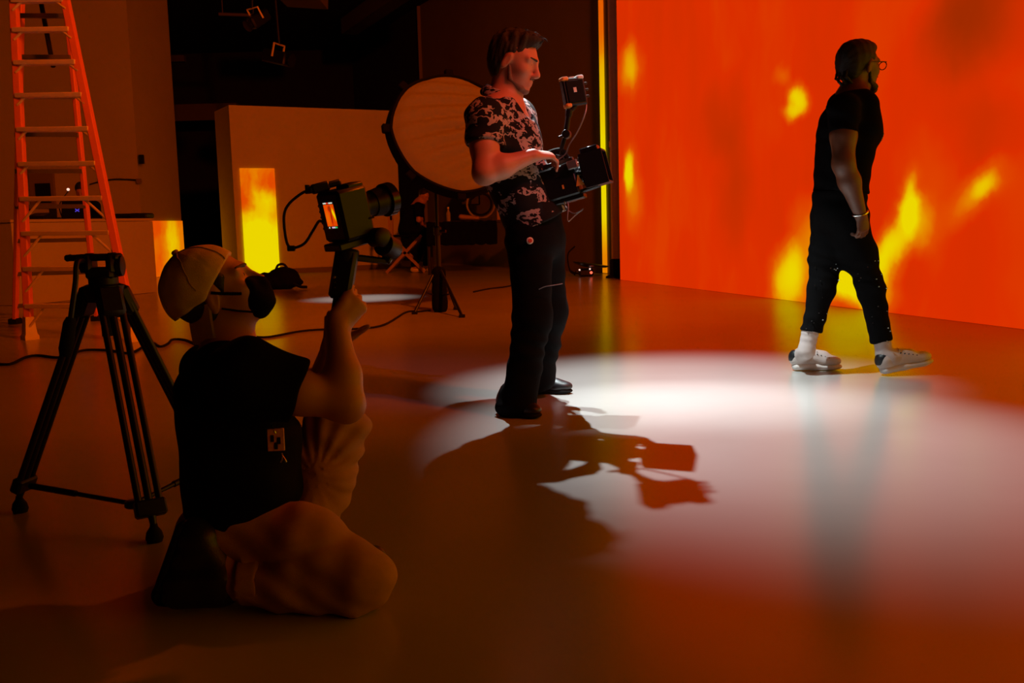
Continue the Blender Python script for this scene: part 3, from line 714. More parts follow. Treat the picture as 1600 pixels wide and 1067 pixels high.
def hand(b, wrist, d, pn, thumb_side, curls=(.5, .55, .6, .65), s=1.0, thumb_dir=None, spread=.0, tcurl=.4):
    """palm, four fingers curling towards pn, and a thumb leaving the side of the palm"""
    d = nrm(d); pn = nrm(pn-d*(np.asarray(pn)@d)); sd = np.cross(d, pn)*thumb_side; wrist = np.asarray(wrist, float)
    b.seg(wrist, wrist+d*.088*s, (.030*s, .020*s), (.041*s, .0145*s), sd, .015)
    fl_ = (.95, 1.06, 1.0, .80)
    for i in range(4):
        o = sd*(.0305-.0205*i)*s; p = wrist+d*(.088-.004*abs(i-1.2))*s+o; dd = nrm(d+sd*spread*(1.5-i)); a = 0
        rr = (.0095, .0088, .0078, .0068)
        for j, L in enumerate((.044, .028, .022)):
            a += curls[i]*(1.0, 1.15, .8)[j]; v = dd*math.cos(a)+pn*math.sin(a); q = p+v*L*fl_[i]*s
            b.cone(p, q, rr[j]*s, rr[j+1]*s, .004); p = q
    tb = wrist+d*.024*s+sd*.026*s; td = nrm(thumb_dir) if thumb_dir is not None else nrm(d*.75+sd*.65+pn*.35)
    t1 = tb+td*.042*s; td2 = nrm(td*math.cos(tcurl)+pn*math.sin(tcurl)*.6+d*.3*math.sin(tcurl)); t2 = t1+td2*.032*s; t3 = t2+nrm(td2+pn*.25)*.024*s
    b.cone(tb, t1, .0145*s, .0115*s, .012); b.cone(t1, t2, .0112*s, .0098*s, .004); b.cone(t2, t3, .0098*s, .0078*s, .004)

def laces(parent, pts, r, material):
    for a, c in pts: m = MB(); m.tube(spline([a, (a+c)/2+V(0, 0, .004), c], 4), r, 6); m.build('lace', material, parent)

# ---------------------------------------------------------------- standing camera operator
def standing_man():
    d0 = 4.82
    fN = gnd(815, 650); root = thing('person', V(.10, d0, 0), 'man in black and pink flame-print shirt standing, camera rig held at his waist', 'person')
    fwd = nrm(V(.93, -.36, 0)); left = np.cross(V(0, 0, 1), fwd)       # his left is away from the camera
    hc = at(803, 98, d0-.02); hf = frame(V(.90, -.26, -.30)); S = 1.09
    neckb = at(786, 158, d0+.0); chest = at(793, 215, d0); waist = at(818, 300, d0); pelv = at(836, 362, d0)
    shN = at(757, 184, d0-.20); shF = at(808, 180, d0+.20)
    elN = at(757, 270, d0-.30); wrN = at(833, 243, d0-.24)
    elF = at(830, 285, d0+.27); wrF = at(880, 275, d0+.12)
    hipN = at(828, 380, d0-.10); knN = at(832, 496, d0-.17); anN = at(811, 628, d0-.20)
    hipF = at(848, 380, d0+.10); knF = at(858, 488, d0+.16); anF = at(843, 588, d0+.27)
    # --- body, one surface
    b = Body(); P = head_prims(b, hc, hf, S)
    b.cone(P(-.028, 0, -.035), neckb, .060, .068, .03); b.cone(neckb, neckb-V(0, 0, .06), .07, .09, .03)
    b.cone(P(.02, 0, -.075), neckb+fwd*.02, .045, .05, .03)
    b.seg(neckb-V(0, 0, .06), chest, (.17, .10), (.18, .12), left, .05); b.seg(chest, waist, (.17, .12), (.15, .11), left, .05); b.seg(waist, pelv, (.15, .11), (.17, .125), left, .05)
    for sh in (shN, shF): b.cone(neckb-V(0, 0, .04), sh, .06, .066, .05)
    b.chain([shN, shN*.45+elN*.55, elN], [.068, .062, .052], .03); b.chain([elN, elN*.65+wrN*.35, wrN], [.051, .052, .031], .03)
    b.chain([shF, elF], [.066, .048], .03); b.chain([elF, wrF], [.046, .03], .03)
    hand(b, wrN, nrm(at(872, 242, d0-.16)-wrN), V(.2, .5, -.85), 1, (.45, .5, .55, .6), 1.05, thumb_dir=V(.75, .60, .05))
    hand(b, wrF, nrm(V(.85, -.35, .35)), V(.1, -.8, -.4), -1, (.35, .4, .45, .5), 1.0)
    b.chain([hipN, knN, anN], [.09, .06, .045], .04); b.chain([hipF, knF, anF], [.09, .06, .045], .04)
    SH = []
    for (tx, ty), t, an in (((843, 655), V(.66, -.75, 0), anN), ((895, 615), V(.97, -.22, 0), anF)):
        toe = gnd(tx, ty); dr = nrm(t); heel = toe-dr*.285; heel[2] = toe[2] = 0; SH.append((heel, toe, dr, an))
        q = heel+dr*.075+V(0, 0, .07); b.cone(an, q, .045, .036, .02); b.cone(q, heel+dr*.20+V(0, 0, .04), .034, .026, .03)
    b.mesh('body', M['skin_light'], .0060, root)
    # --- eyes, brows, hair, stubble
    for y in (-1, 1):
        m = MB(); m.lathe(P(.0855, y*.031, .010), hf[0], [(-.006, .0075*S), (0, .0075*S), (.004, .005*S), (.0055, .002)], 12); m.build('eye', M['iris'], root)
        bb = Body(); bb.cone(P(.101, y*.014, .030), P(.084, y*.054, .034), .0055*S, .0035*S, .003); bb.mesh('eyebrow', M['hair_brown'], .003, root)
    h = Body()
    for x, y, z, rx, ry, rz in ((-.022, 0, .045, .103, .082, .090), (-.06, 0, .0, .060, .072, .075), (.01, 0, .095, .090, .066, .045), (.052, 0, .112, .048, .056, .028), (-.05, 0, -.055, .040, .058, .035)):
        h.ell(P(x, y, z), (rx*S, ry*S, rz*S), hf, .02)
    h.cut(P(.058, 0, .062), hf[0]*.80-hf[2]*.60, P(.09, 0, .0), .14*S)
    for y in (-1, 1): h.ell(P(-.002, y*.088, -.01), (.030*S, .03*S, .044*S), hf, .008, 's')
    h.ell(P(.06, 0, -.03), (.070*S, .10*S, .065*S), hf, .01, 's')
    def tuft(X):
        q = (X-hc)@hf.T; up = np.clip(q[:, 2]/.12, 0, 1); return -(.0075*up)*np.sin(q[:, 0]*120+3*np.sin(q[:, 1]*70))*np.sin(q[:, 1]*95+2)-.002*np.sin(q[:, 0]*260)*np.sin(q[:, 1]*230)
    h.mesh('hair', M['hair_brown'], .0045, root, disp=tuft)
    m = MB()
    for i in range(16):
        q0 = P(.070+random.uniform(-.03, .014), random.uniform(-.045, .045), .118); m.tube([q0, q0+(hf[0]*.018+hf[2]*.012+hf[1]*random.uniform(-.01, .01))*S, q0+(hf[0]*.034+hf[2]*random.uniform(.0, .012))*S], [.003, .0025, .0008], 5)
    tag(m.build('forelock', M['hair_brown'], root), kind='stuff')
    s = Body()
    s.ell(P(.078, 0, -.100), (.0215*S, .026*S, .0195*S), hf, .01)
    s.ell(P(.098, 0, -.0485), (.0095*S, .025*S, .004*S), hf, .004)
    for y in (-1, 1):
        s.cone(P(.066, y*.028, -.096), P(.018, y*.053, -.070), .0155*S, .010*S, .012); s.cone(P(.018, y*.054, -.070), P(.004, y*.0645, -.02), .010*S, .007*S, .012)
    s.mesh('stubble', M['stubble'], .004, root)
    # --- shirt
    c = Body()
    c.seg(neckb-V(0, 0, .075)-fwd*.0, chest, (.185, .115), (.195, .140), left, .06); c.seg(chest, waist, (.195, .140), (.180, .138), left, .06)
    hem = at(842, 350, d0); c.seg(waist, hem, (.180, .138), (.195, .158), left, .04, flat=True)
    for sh in (shN, shF): c.cone(neckb-V(0, 0, .055), sh, .060, .078, .05)
    sl = shN+(elN-shN)*.50; c.cone(shN, sl, .082, .088, .05, flat=True)
    sl = shF+(elF-shF)*.50; c.cone(shF, sl, .082, .088, .05, flat=True)
    c.ell(neckb+fwd*.10-V(0, 0, .02), (.07, .05, .10), frame(fwd), .02, 's')
    c.mesh('shirt', M['flame_shirt'], .0070, root, disp=folds(((.3, 0, 1), .11, .0045, 1.0), ((1, 0, -.4), .16, .0035, .8)))
    # collar: folded band with two points
    k = Body(); cn_ = nrm(V(0, 0, .90)+fwd*.42); kc = at(783, 148, d0)
    k.torus(kc-cn_*.022, cn_, .086, .013, .02); k.torus(kc-cn_*.004, cn_, .080, .012, .02); k.torus(kc+cn_*.012, cn_, .075, .010, .02)
    k.cut(neckb+fwd*.050, fwd, neckb+fwd*.1, .2)
    for sgn in (-1, 1):
        k.cone(neckb+fwd*.070+left*sgn*.055+V(0, 0, -.008), neckb+fwd*.125+left*sgn*.05-V(0, 0, .085), .013, .009, .01); k.cone(neckb+fwd*.045+left*sgn*.085-V(0, 0, .01), neckb+fwd*.115+left*sgn*.075-V(0, 0, .07), .012, .009, .01)
    k.mesh('collar', M['flame_shirt'], .0055, root)
    # --- trousers
    t = Body(); wa = at(833, 336, d0)
    t.seg(wa, pelv-V(0, 0, .03), (.172, .128), (.178, .140), left, .04)
    t.chain([hipN, knN, anN+V(-.0, 0, .0)], [.108, .086, .080], .05); t.chain([hipF, knF, anF], [.108, .086, .076], .05)
    bN = SH[0][0]+SH[0][2]*.075+V(0, 0, .05); t.cone(anN, bN, .080, .080, .03, flat=True); bF = SH[1][0]+SH[1][2]*.075+V(0, 0, .06); t.cone(anF, bF, .076, .074, .03, flat=True)
    t.cut(wa, nrm(wa-pelv), wa, .3)
    def tf_(X): z = X[:, 2]; return folds0(X)*(.4+.6*np.clip((.55-z)/.4, 0, 1.4))
    folds0 = folds(((.2, .1, 1), .085, .006, 1.2), ((1, 0, .7), .13, .004, 1.0))
    t.mesh('trousers', M['denim_black'], .0075, root, disp=tf_)
    # pocket things
    q = at(828, 376, d0-.222); m = MB(); m.lathe(q, (.15, -1, .1), [(-.01, .016), (.004, .016), (.006, .012)]); pin = m.build('pin', M['paper_white'], root)
    m = MB(); m.lathe(q+V(.001, -.0065, .0), (.15, -1, .1), [(0, .010), (.003, .009)]); m.build('pin_centre', M['red_pin'], pin)
    q = at(842, 452, d0-.265); m = MB(); m.tube(spline([q, q+V(.03, 0, .012), q+V(.08, .01, .018), q+V(.11, .02, .022)]), .0022, 6); m.build('key_cord', M['grey_metal'], root)
    # --- shoes
    for heel, toe, dr, an in SH:
        sd = V(-dr[1], dr[0], 0)
        so = Body(); so.seg(heel+dr*.04+V(0, 0, .016), heel+dr*.13+V(0, 0, .016), (.036, .016), (.034, .016), sd, .02); so.seg(heel+dr*.13+V(0, 0, .016), toe-dr*.05+V(0, 0, .016), (.034, .016), (.046, .016), sd, .02); so.ell(toe-dr*.055+V(0, 0, .016), (.055, .046, .016), frame(dr), .01)
        so.cut(V(0, 0, .002), (0, 0, -1), heel, .5)
        u = Body(); u.ell(heel+dr*.045+V(0, 0, .055), (.044, .037, .05), frame(dr), .02); u.cone(heel+dr*.07+V(0, 0, .07), heel+dr*.19+V(0, 0, .045), .042, .036, .03); u.ell(toe-dr*.065+V(0, 0, .040), (.065, .045, .030), frame(dr), .03); u.cone(heel+dr*.06+V(0, 0, .06), heel+dr*.075+V(0, 0, .11), .042, .043, .03)
        u.cut(V(0, 0, .022), (0, 0, -1), heel, .5)
        sh = u.mesh('shoe', M['black_leather'], .005, root); so.mesh('sole', M['black_rubber'], .005, sh)
        laces(sh, [(heel+dr*(.11+.025*j)+sd*.022+V(0, 0, .094-.010*j), heel+dr*(.12+.025*j)-sd*.022+V(0, 0, .094-.010*j)) for j in range(4)], .003, M['black_cloth'])
standing_man()

# his camera rig
def operator_rig():
    d = 4.74; c = at(880, 285, d); f = frame(V(.93, -.22, .24)); root = thing('cinema_camera', c-V(0, 0, .1), 'black cinema camera with matte box held by the standing man', 'camera')
    B = lambda x, y, z: c+f[0]*x+f[1]*y+f[2]*z
    m = MB(); m.box(B(-.01, 0, 0), (.085, .065, .075), f, bev=.008); m.build('camera_body', M['black_plastic'], root)
    m = MB(); m.box(B(-.125, 0, .005), (.034, .045, .060), f, bev=.006); m.build('battery', M['black_plastic'], root)
    m = MB(); m.box(B(-.02, 0, .092), (.095, .022, .010), f, bev=.003); m.build('top_plate', M['dark_metal'], root)
    m = MB(); m.tube(spline([B(-.085, 0, .095), B(-.08, 0, .135), B(-.03, 0, .15), B(.03, 0, .145), B(.05, 0, .10)]), .013); m.build('top_handle', M['black_rubber'], root)
    m = MB(); m.box(B(-.01, 0, -.086), (.095, .05, .011), f, bev=.004); m.build('base_plate', M['dark_metal'], root)
    for y in (-.03, .03): m = MB(); m.cyl(B(-.05, y, -.070), B(.16, y, -.060), .0075, n=10); m.build('rod', M['dark_metal'], root)
    m = MB(); m.lathe(B(.075, 0, .01), f[0], [(0, .046), (.015, .046), (.016, .040), (.05, .040), (.051, .045), (.085, .045), (.086, .048), (.12, .048)]); ln = m.build('lens', M['black_gloss'], root)
    m = MB(); m.lathe(B(.128, 0, .01), f[0], [(0, .051), (.018, .051)], 28); m.build('focus_ring', M['black_rubber'], ln)
    m = MB()
    # matte box: open hood made of four walls and a back
    hb = B(.150, 0, .018); w_, h_, L = .075, .075, .055
    m.box(hb-f[0]*.035, (.012, w_*.9, h_*.9), f, bev=.004)
    for s_ in (-1, 1):
        m.box(hb+f[1]*s_*w_+f[0]*.015, (L, .004, h_), f); m.box(hb+f[2]*s_*h_+f[0]*.015, (L, w_, .004), f)
    m.build('matte_box', M['black_plastic'], root)
    m = MB(); m.box(hb+f[2]*.092+f[0]*.01, (.042, .05, .012), f, bev=.003); m.build('hood_flag', M['black_gloss'], root)
    m = MB(); m.box(B(.075, -.075, .06), (.025, .012, .020), f, bev=.004); m.build('focus_motor', M['grey_metal'], root)
    m = MB(); m.box(B(.0, -.067, .025), (.018, .002, .002), f); m.build('front_mark', M['chrome'], root)
    m = MB(); m.box(B(.005, -.067, -.025), (.004, .002, .009), f); m.build('lamp', M['orange_cap'], root)
    m = MB(); m.prism([(-.02, -.02), (.02, -.022), (.0, .03)], B(.085, -.066, -.02), np.array([f[0], f[2], f[1]]), .004); m.build('side_mark', M['orange_cap'], root)
    m = MB(); m.lathe(B(-.09, -.04, .09), f[2], [(0, .012), (.02, .012), (.024, .016), (.034, .016)]); m.build('knob', M['steel'], root)
    # articulated arm and monitor
    a0 = B(-.0, 0, .10); a1 = at(884, 210, d-.01); a2 = at(889, 176, d-.01)
    m = MB(); m.cyl(a0, a1, .0105); m.lathe(a0, nrm(a1-a0), [(0, .022), (.03, .024), (.035, .012)]); m.build('arm_lower', M['black_plastic'], root)
    m = MB(); m.cyl(a1, a2, .0125); m.lathe(a2-nrm(a2-a1)*.02, nrm(a2-a1), [(0, .013), (.01, .017), (.03, .017), (.036, .010)]); m.build('arm_upper', M['black_plastic'], root)
    m = MB(); m.lathe(a1-V(0, .02, 0), V(.2, 1, 0), [(-.01, .018), (.0, .021), (.035, .021), (.04, .012)]); m.cyl(a1, a1+V(-.035, -.03, -.015), .006); m.build('arm_knob', M['dark_metal'], root)
    mc = at(896, 144, d); mf = frame(V(.42, -.88, .10), (-.16, 0, 1))    # rows: normal to us, left, up
    X = lambda x, y, z: mc+mf[1]*x+mf[2]*y+mf[0]*z
    m = MB(); m.box(mc, (.018, .058, .064), mf, bev=.006); mo = m.build('monitor', M['black_plastic'], root)
    m = MB(); m.box(X(0, 0, .021), (.004, .045, .050), mf, bev=.002); m.build('battery_plate', M['black_rubber'], mo)
    for (x, y, mt, w2) in ((-.042, .062, 'orange_cap', .017), (.040, .062, 'paper_white', .017), (-.046, -.060, 'orange_cap', .015)):
        m = MB(); m.box(X(x, y, .004), (.020, w2, .010), mf, bev=.005); m.build('corner_guard', M[mt], mo)
    m = MB(); m.box(X(0, .066, .0), (.010, .014, .004), mf, bev=.001); m.build('button', M['paper_white'], mo)
    m = MB(); m.box(X(-.005, .006, .026), (.002, .008, .011), mf); m.build('sticker', M['paper_white'], mo)
    for j in range(3): m = MB(); m.cyl(X(.056, .035-.03*j, .0), X(.085, .035-.03*j, -.01), .006, n=8); m.build('connector', M['black_plastic'], mo)
    m = MB(); m.cyl(a2, X(0, -.062, 0), .010); m.build('tilt_mount', M['dark_metal'], root)
    m = MB(); m.tube(spline([X(.07, -.03, -.01), at(915, 175, d), at(903, 205, d-.02), at(890, 225, d-.03), at(884, 240, d-.02), B(.0, -.03, .10)]), .0035); m.build('video_cable', M['grey_metal'], root)
    m = MB(); m.tube(spline([B(-.01, -.05, -.09), at(884, 325, d-.05), at(896, 333, d-.06), at(910, 328, d-.06)]), .003); m.build('loose_cable', M['grey_metal'], root)
    m = MB(); m.tube(spline([B(.0, -.045, -.09), at(888, 322, d-.06), at(887, 345, d-.08), at(898, 337, d-.06), at(911, 326, d-.05)]), .003); m.build('loose_cable', M['grey_metal'], root)
operator_rig()

# ---------------------------------------------------------------- walking man in front of the fire
def walking_man():
    d0 = 5.62; root = thing('person', gnd(1322, 588), 'man in black t-shirt, glasses and white sneakers walking in front of the fire projection', 'person')
    fwd = nrm(V(.93, .36, 0)); left = np.cross(V(0, 0, 1), fwd)
    hc = at(1343, 105, d0+.02); hf = frame(V(.89, .45, .02)); S = 1.09
    neckb = at(1332, 146, d0); chest = at(1327, 205, d0); waist = at(1316, 265, d0); pelv = at(1312, 320, d0)
    shN = at(1318, 170, d0-.19); shF = at(1344, 172, d0+.20)
    elN = at(1318, 256, d0-.27); wrN = at(1344, 334, d0-.24)
    elF = at(1335, 255, d0+.26); wrF = at(1330, 318, d0+.24)
    hA = at(1300, 345, d0+.08); kA = at(1284, 450, d0+.0); aA = at(1260, 548, 5.60)      # trailing leg
    hB = at(1322, 345, d0-.08); kB = at(1361, 450, d0-.08); aB = at(1382, 556, 5.52)     # leading leg
    heelA = gnd(1232, 579); toeA = heelA+nrm(V(1, -.10, 0))*.305
    heelB = gnd(1371, 587); dB = nrm(V(.96, .06, .17)); toeB = heelB+dB*.34
    b = Body(); P = head_prims(b, hc, hf, S, nose=1.0)
    b.cone(P(-.028, 0, -.035), neckb, .058, .066, .03); b.cone(neckb, neckb-V(0, 0, .06), .07, .09, .03); b.cone(P(.02, 0, -.075), neckb+fwd*.02, .045, .05, .03)
    b.seg(neckb-V(0, 0, .06), chest, (.17, .09), (.175, .11), left, .05); b.seg(chest, waist, (.165, .11), (.145, .10), left, .05); b.seg(waist, pelv, (.145, .10), (.16, .12), left, .05)
    for sh in (shN, shF): b.cone(neckb-V(0, 0, .04), sh, .06, .066, .05)
    b.chain([shN, shN*.5+elN*.5, elN], [.070, .066, .056], .03); b.chain([elN, elN*.65+wrN*.35, wrN], [.055, .056, .033], .03)
    b.chain([shF, elF], [.066, .05], .03); b.chain([elF, wrF], [.048, .032], .03)
    hand(b, wrN, nrm(at(1352, 372, d0-.22)-wrN), V(-.35, .9, .0), 1, (.50, .58, .62, .66), 1.0, thumb_dir=V(.35, .30, -.9))
    hand(b, wrF, V(.0, .05, -.98), V(-.2, -.9, 0), -1, (.5, .55, .6, .6), .95)
    b.chain([hA, kA, aA], [.09, .060, .036], .04); b.chain([hB, kB, aB], [.09, .060, .036], .04)
    b.cone(aA, heelA+V(.07, 0, .07), .036, .034, .02); b.cone(heelA+V(.07, 0, .07), toeA-V(.09, 0, -.045), .036, .024, .03)
    b.cone(aB, heelB+dB*.07+V(0, 0, .08), .036, .034, .02); b.cone(heelB+dB*.07+V(0, 0, .08), toeB-dB*.10+V(0, 0, .05), .036, .024, .03)
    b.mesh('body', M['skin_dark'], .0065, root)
    # hair: braids pulled back
    h = Body()
    for x, y, z, rx, ry, rz in ((-.024, 0, .045, .108, .085, .090), (-.072, 0, .005, .056, .074, .080), (.012, 0, .092, .084, .066, .040)): h.ell(P(x, y, z), (rx*S, ry*S, rz*S), hf, .02)
    h.cut(P(.055, 0, .075), hf[0]*.85-hf[2]*.5, P(.08, 0, .02), .14*S)
    for y in (-1, 1): h.ell(P(.006, y*.088, -.012), (.032*S, .035*S, .046*S), hf, .008, 's')
    h.ell(P(.07, 0, -.04), (.075*S, .10*S, .065*S), hf, .01, 's')
    def rows(X):
        q = (X-hc)@hf.T; return -.0030*np.abs(np.sin(np.arctan2(q[:, 1], q[:, 2]+.02)*9))+.001*np.sin(q[:, 0]*150)
    h.mesh('hair', M['hair_black'], .0055, root, disp=rows)
    for i, (y0, ex) in enumerate(((-.030, (-.098, -.035, -.088)), (-.015, (-.105, -.015, -.098)), (.01, (-.11, .01, -.100)), (.03, (-.10, .03, -.09)))):
        m = MB(); pts = spline([P(-.105, y0, .01), P(-.128, y0*1.1, -.05), P(ex[0]-.022, ex[1], ex[2]+.03), P(ex[0]+.012, ex[1], ex[2])], 6); m.tube(pts, [(.0075+.0015*math.sin(j*1.9)) for j in range(len(pts))], 7); m.build('braid', M['hair_black'], root)
    s = Body(); s.ell(P(.086, 0, -.106), (.027*S, .030*S, .027*S), hf, .01); s.ell(P(.101, 0, -.0485), (.0095*S, .027*S, .005*S), hf, .004)
    for y in (-1, 1): s.cone(P(.070, y*.030, -.100), P(.015, y*.056, -.074), .020*S, .009*S, .012); s.cone(P(.015, y*.056, -.074), P(.004, y*.065, -.015), .009*S, .006*S, .012)
    s.mesh('beard', M['hair_black'], .0045, root, disp=lambda X: .0015*np.sin(X[:, 0]*300)*np.sin(X[:, 2]*280))
    for y in (-1, 1):
        m = MB(); m.lathe(P(.0855, y*.031, .010), hf[0], [(-.006, .0075*S), (0, .0075*S), (.004, .005*S), (.0055, .002)], 12); m.build('eye', M['iris'], root)
    # glasses
    g = bpy.data.objects.new('glasses', None)
    m = MB()
    for y in (-1, 1):
        ring = []
        for i in range(25):
            a = 2*math.pi*i/24; ring.append(P(.124-.012*abs(math.sin(a))*0-.10*(.026*math.cos(a)+.004), y*.036+y*.027*math.cos(a), .006+.021*math.sin(a)*(1.0 if math.sin(a) < 0 else .85)))
        m.tube(ring, .0026, 6)
        m.tube([P(.120, y*.063, .020), P(.08, y*.078, .018), P(-.005, y*.083, .014), P(-.025, y*.082, -.004)], .0030, 6)
    m.tube([P(.124, -.010, .014), P(.127, 0, .017), P(.124, .010, .014)], .0026, 6)
    COL.objects.unlink(g) if g.name in COL.objects else None
    bpy.data.objects.remove(g)
    m.build('glasses', M['black_plastic'], root)
    # chain at the collar
    m = MB(); ring = []
    for i in range(33):
        a = 2*math.pi*i/32; ring.append(neckb+V(0, 0, .012)+fwd*(.022+.076*math.cos(a))+left*.076*math.sin(a)-V(0, 0, .035)*(1+math.cos(a))*.5)
    m.tube(ring, .0035, 6); m.build('necklace', M['dark_metal'], root)
    # t-shirt
    c = Body(); hem = at(1313, 301, d0)
    c.seg(neckb-V(0, 0, .07), chest, (.18, .105), (.19, .140), left, .06); c.seg(chest, waist, (.185, .140), (.165, .122), left, .06); c.seg(waist, hem, (.165, .122), (.175, .138), left, .05, flat=True)
    c.ell(at(1340, 203, d0), (.06, .13, .09), frame(fwd), .06)
    for sh in (shN, shF): c.cone(neckb-V(0, 0, .050), sh, .060, .078, .05)
    c.cone(shN-V(0, 0, .02), shN+(elN-shN)*.46, .074, .079, .06, flat=True); c.cone(shF-V(0, 0, .02), shF+(elF-shF)*.46, .074, .079, .06, flat=True); c.torus(neckb+V(0, 0, -.022)+fwd*.012, V(.15, 0, 1), .072, .014, .015)
    ts = c.mesh('t_shirt', M['black_cloth'], .0075, root, disp=folds(((.4, 0, 1), .12, .004, 1.0), ((1, .2, -.5), .18, .004, .8)))
    # faint pale print across the chest
    random.seed(9); m = MB(); off = Vector(ORG[root.name])
    for j in range(34):
        th = R(random.uniform(-65, 65)); z = random.uniform(-.13, .10)
        p = Vector(chest+fwd*math.cos(th)*.30-left*math.sin(th)*.34+V(0, 0, z)); ok, co, no, _ = ts.closest_point_on_mesh(p-off)
        if not ok: continue
        co = np.array(co+off); no = np.array(no); fr = frame(no); m.box(co+no*.0006, (.0012, random.uniform(.003, .008), random.uniform(.005, .013)), fr)
    tag(m.build('shirt_print', M['wood_pale'], ts), kind='stuff')
    # trousers with studs
    t = Body(); wa = at(1312, 296, d0); t.seg(wa, pelv-V(0, 0, .05), (.162, .128), (.172, .142), left, .05); t.cut(wa, nrm(wa-pelv), wa, .3)
    eA = kA+(aA-kA)*.69; eB = kB+(aB-kB)*.79
    t.chain([hA, hA*.5+kA*.5, kA], [.110, .094, .070], .05); t.chain([hB, hB*.5+kB*.5, kB], [.110, .094, .070], .05)
    t.cone(kA, eA, .070, .058, .05, flat=True); t.cone(kB, eB, .070, .060, .05, flat=True)
    t.mesh('trousers', M['denim_black'], .0075, root, disp=folds(((.2, 0, 1), .075, .0035, 1.3), ((1, 0, .6), .12, .004, 1.0)))
    m = MB(); bm_n = 0
    for j in range(70):
        leg = ((hA, kA, .094), (hB, kB, .092), (kA, eA, .064), (kB, eB, .064))[random.choice((0, 0, 1, 1, 1, 2, 3))]; f_ = random.random(); p = leg[0]+(leg[1]-leg[0])*f_; x = random.uniform(-.8, .8)
        rr = leg[2]+.006; q = p+V(x*rr, -math.sqrt(max(0, 1-x*x))*rr, 0); m.lathe(q, V(x, -1, .1), [(-.008, .0032), (.0, .0032), (.002, .0018)], 6)
    tag(m.build('studs', M['steel'], root), kind='stuff')
    # bracelet and ring
    m = MB(); ax = nrm(at(1352, 372, d0-.22)-wrN); bc = wrN-ax*.004; u = nrm(np.cross(ax, V(0, 1, 0))); v = np.cross(ax, u)
    m.tube([bc+(u*math.cos(2*math.pi*i/24)*.040+v*math.sin(2*math.pi*i/24)*.031)*1.0+ax*.006*math.sin(2*math.pi*i/24) for i in range(25)], .0065, 8); m.build('bracelet', M['chrome'], root)
    # socks and sneakers
    for an, hl, dr, cuff in ((aA, heelA, nrm(toeA-heelA), eA), (aB, heelB, dB, eB)):
        k_ = Body(); ank = hl+dr*.075+V(0, 0, .085); k_.chain([cuff+V(0, 0, .03), an, ank], [.049, .045, .044], .02); k_.cone(ank, hl+dr*.16+V(0, 0, .07), .046, .036, .03)
        k_.mesh('sock', M['sock'], .0055, root, disp=folds(((.2, 0, 1), .035, .0022, 1.2)))
        sd = nrm(np.cross(V(0, 0, 1), dr)); uu = np.cross(dr, sd); fr = np.array([dr, sd, uu]); L = np.linalg.norm(toeA-heelA) if an is aA else .325
        so = Body(); so.seg(hl+dr*.045+uu*.026, hl+dr*.15+uu*.024, (.045, .026), (.043, .024), sd, .02); so.seg(hl+dr*.15+uu*.024, hl+dr*(L-.06)+uu*.020, (.043, .024), (.052, .020), sd, .02); so.ell(hl+dr*(L-.065)+uu*.022, (.066, .053, .021), fr, .01)
        so.cut(hl+uu*.003, -uu, hl, .6)
        if an is aB: so.cut(V(0, 0, .002), (0, 0, -1), hl, .6)
        u_ = Body(); u_.ell(hl+dr*.05+uu*.075, (.046, .042, .050), fr, .02); u_.cone(hl+dr*.06+uu*.075, hl+dr*.19+uu*.068, .044, .042, .03); u_.ell(hl+dr*(L-.075)+uu*.052, (.070, .050, .036), fr, .03); u_.cone(hl+dr*.11+uu*.105, hl+dr*.20+uu*.082, .028, .030, .02)
        u_.cut(hl+uu*.038, -uu, hl, .6); u_.ell(hl+dr*.065+uu*.135, (.05, .033, .034), fr, .01, 's')
        up_ = u_.mesh('shoe', M['white_leather'], .005, root); so.mesh('sole', M['white_rubber'], .005, up_)
        tb = Body(); tb.ell(hl+dr*.052+uu*.078, (.0530, .0475, .054), fr, .01); tb.cut(hl+uu*.058, -uu, hl, .6); tb.cut(hl+dr*.098, dr, hl, .6); tb.ell(hl+dr*.07+uu*.142, (.05, .034, .036), fr, .008, 's')
        tb.mesh('heel_tab', M['black_leather'], .005, up_)
        laces(up_, [(hl+dr*(.135+.022*j)-sd*.030+uu*(.122-.011*j), hl+dr*(.145+.022*j)+sd*.030+uu*(.122-.011*j)) for j in range(5)], .0045, M['white_rubber'])
        for j in range(5): m = MB(); q = hl+dr*(.135+.022*j)-sd*.0385+uu*(.108-.008*j); m.lathe(q, -sd+uu*.5, [(-.004, .0035), (.003, .0035), (.004, .002)], 8); m.build('eyelet', M['dark_metal'], up_)
walking_man()

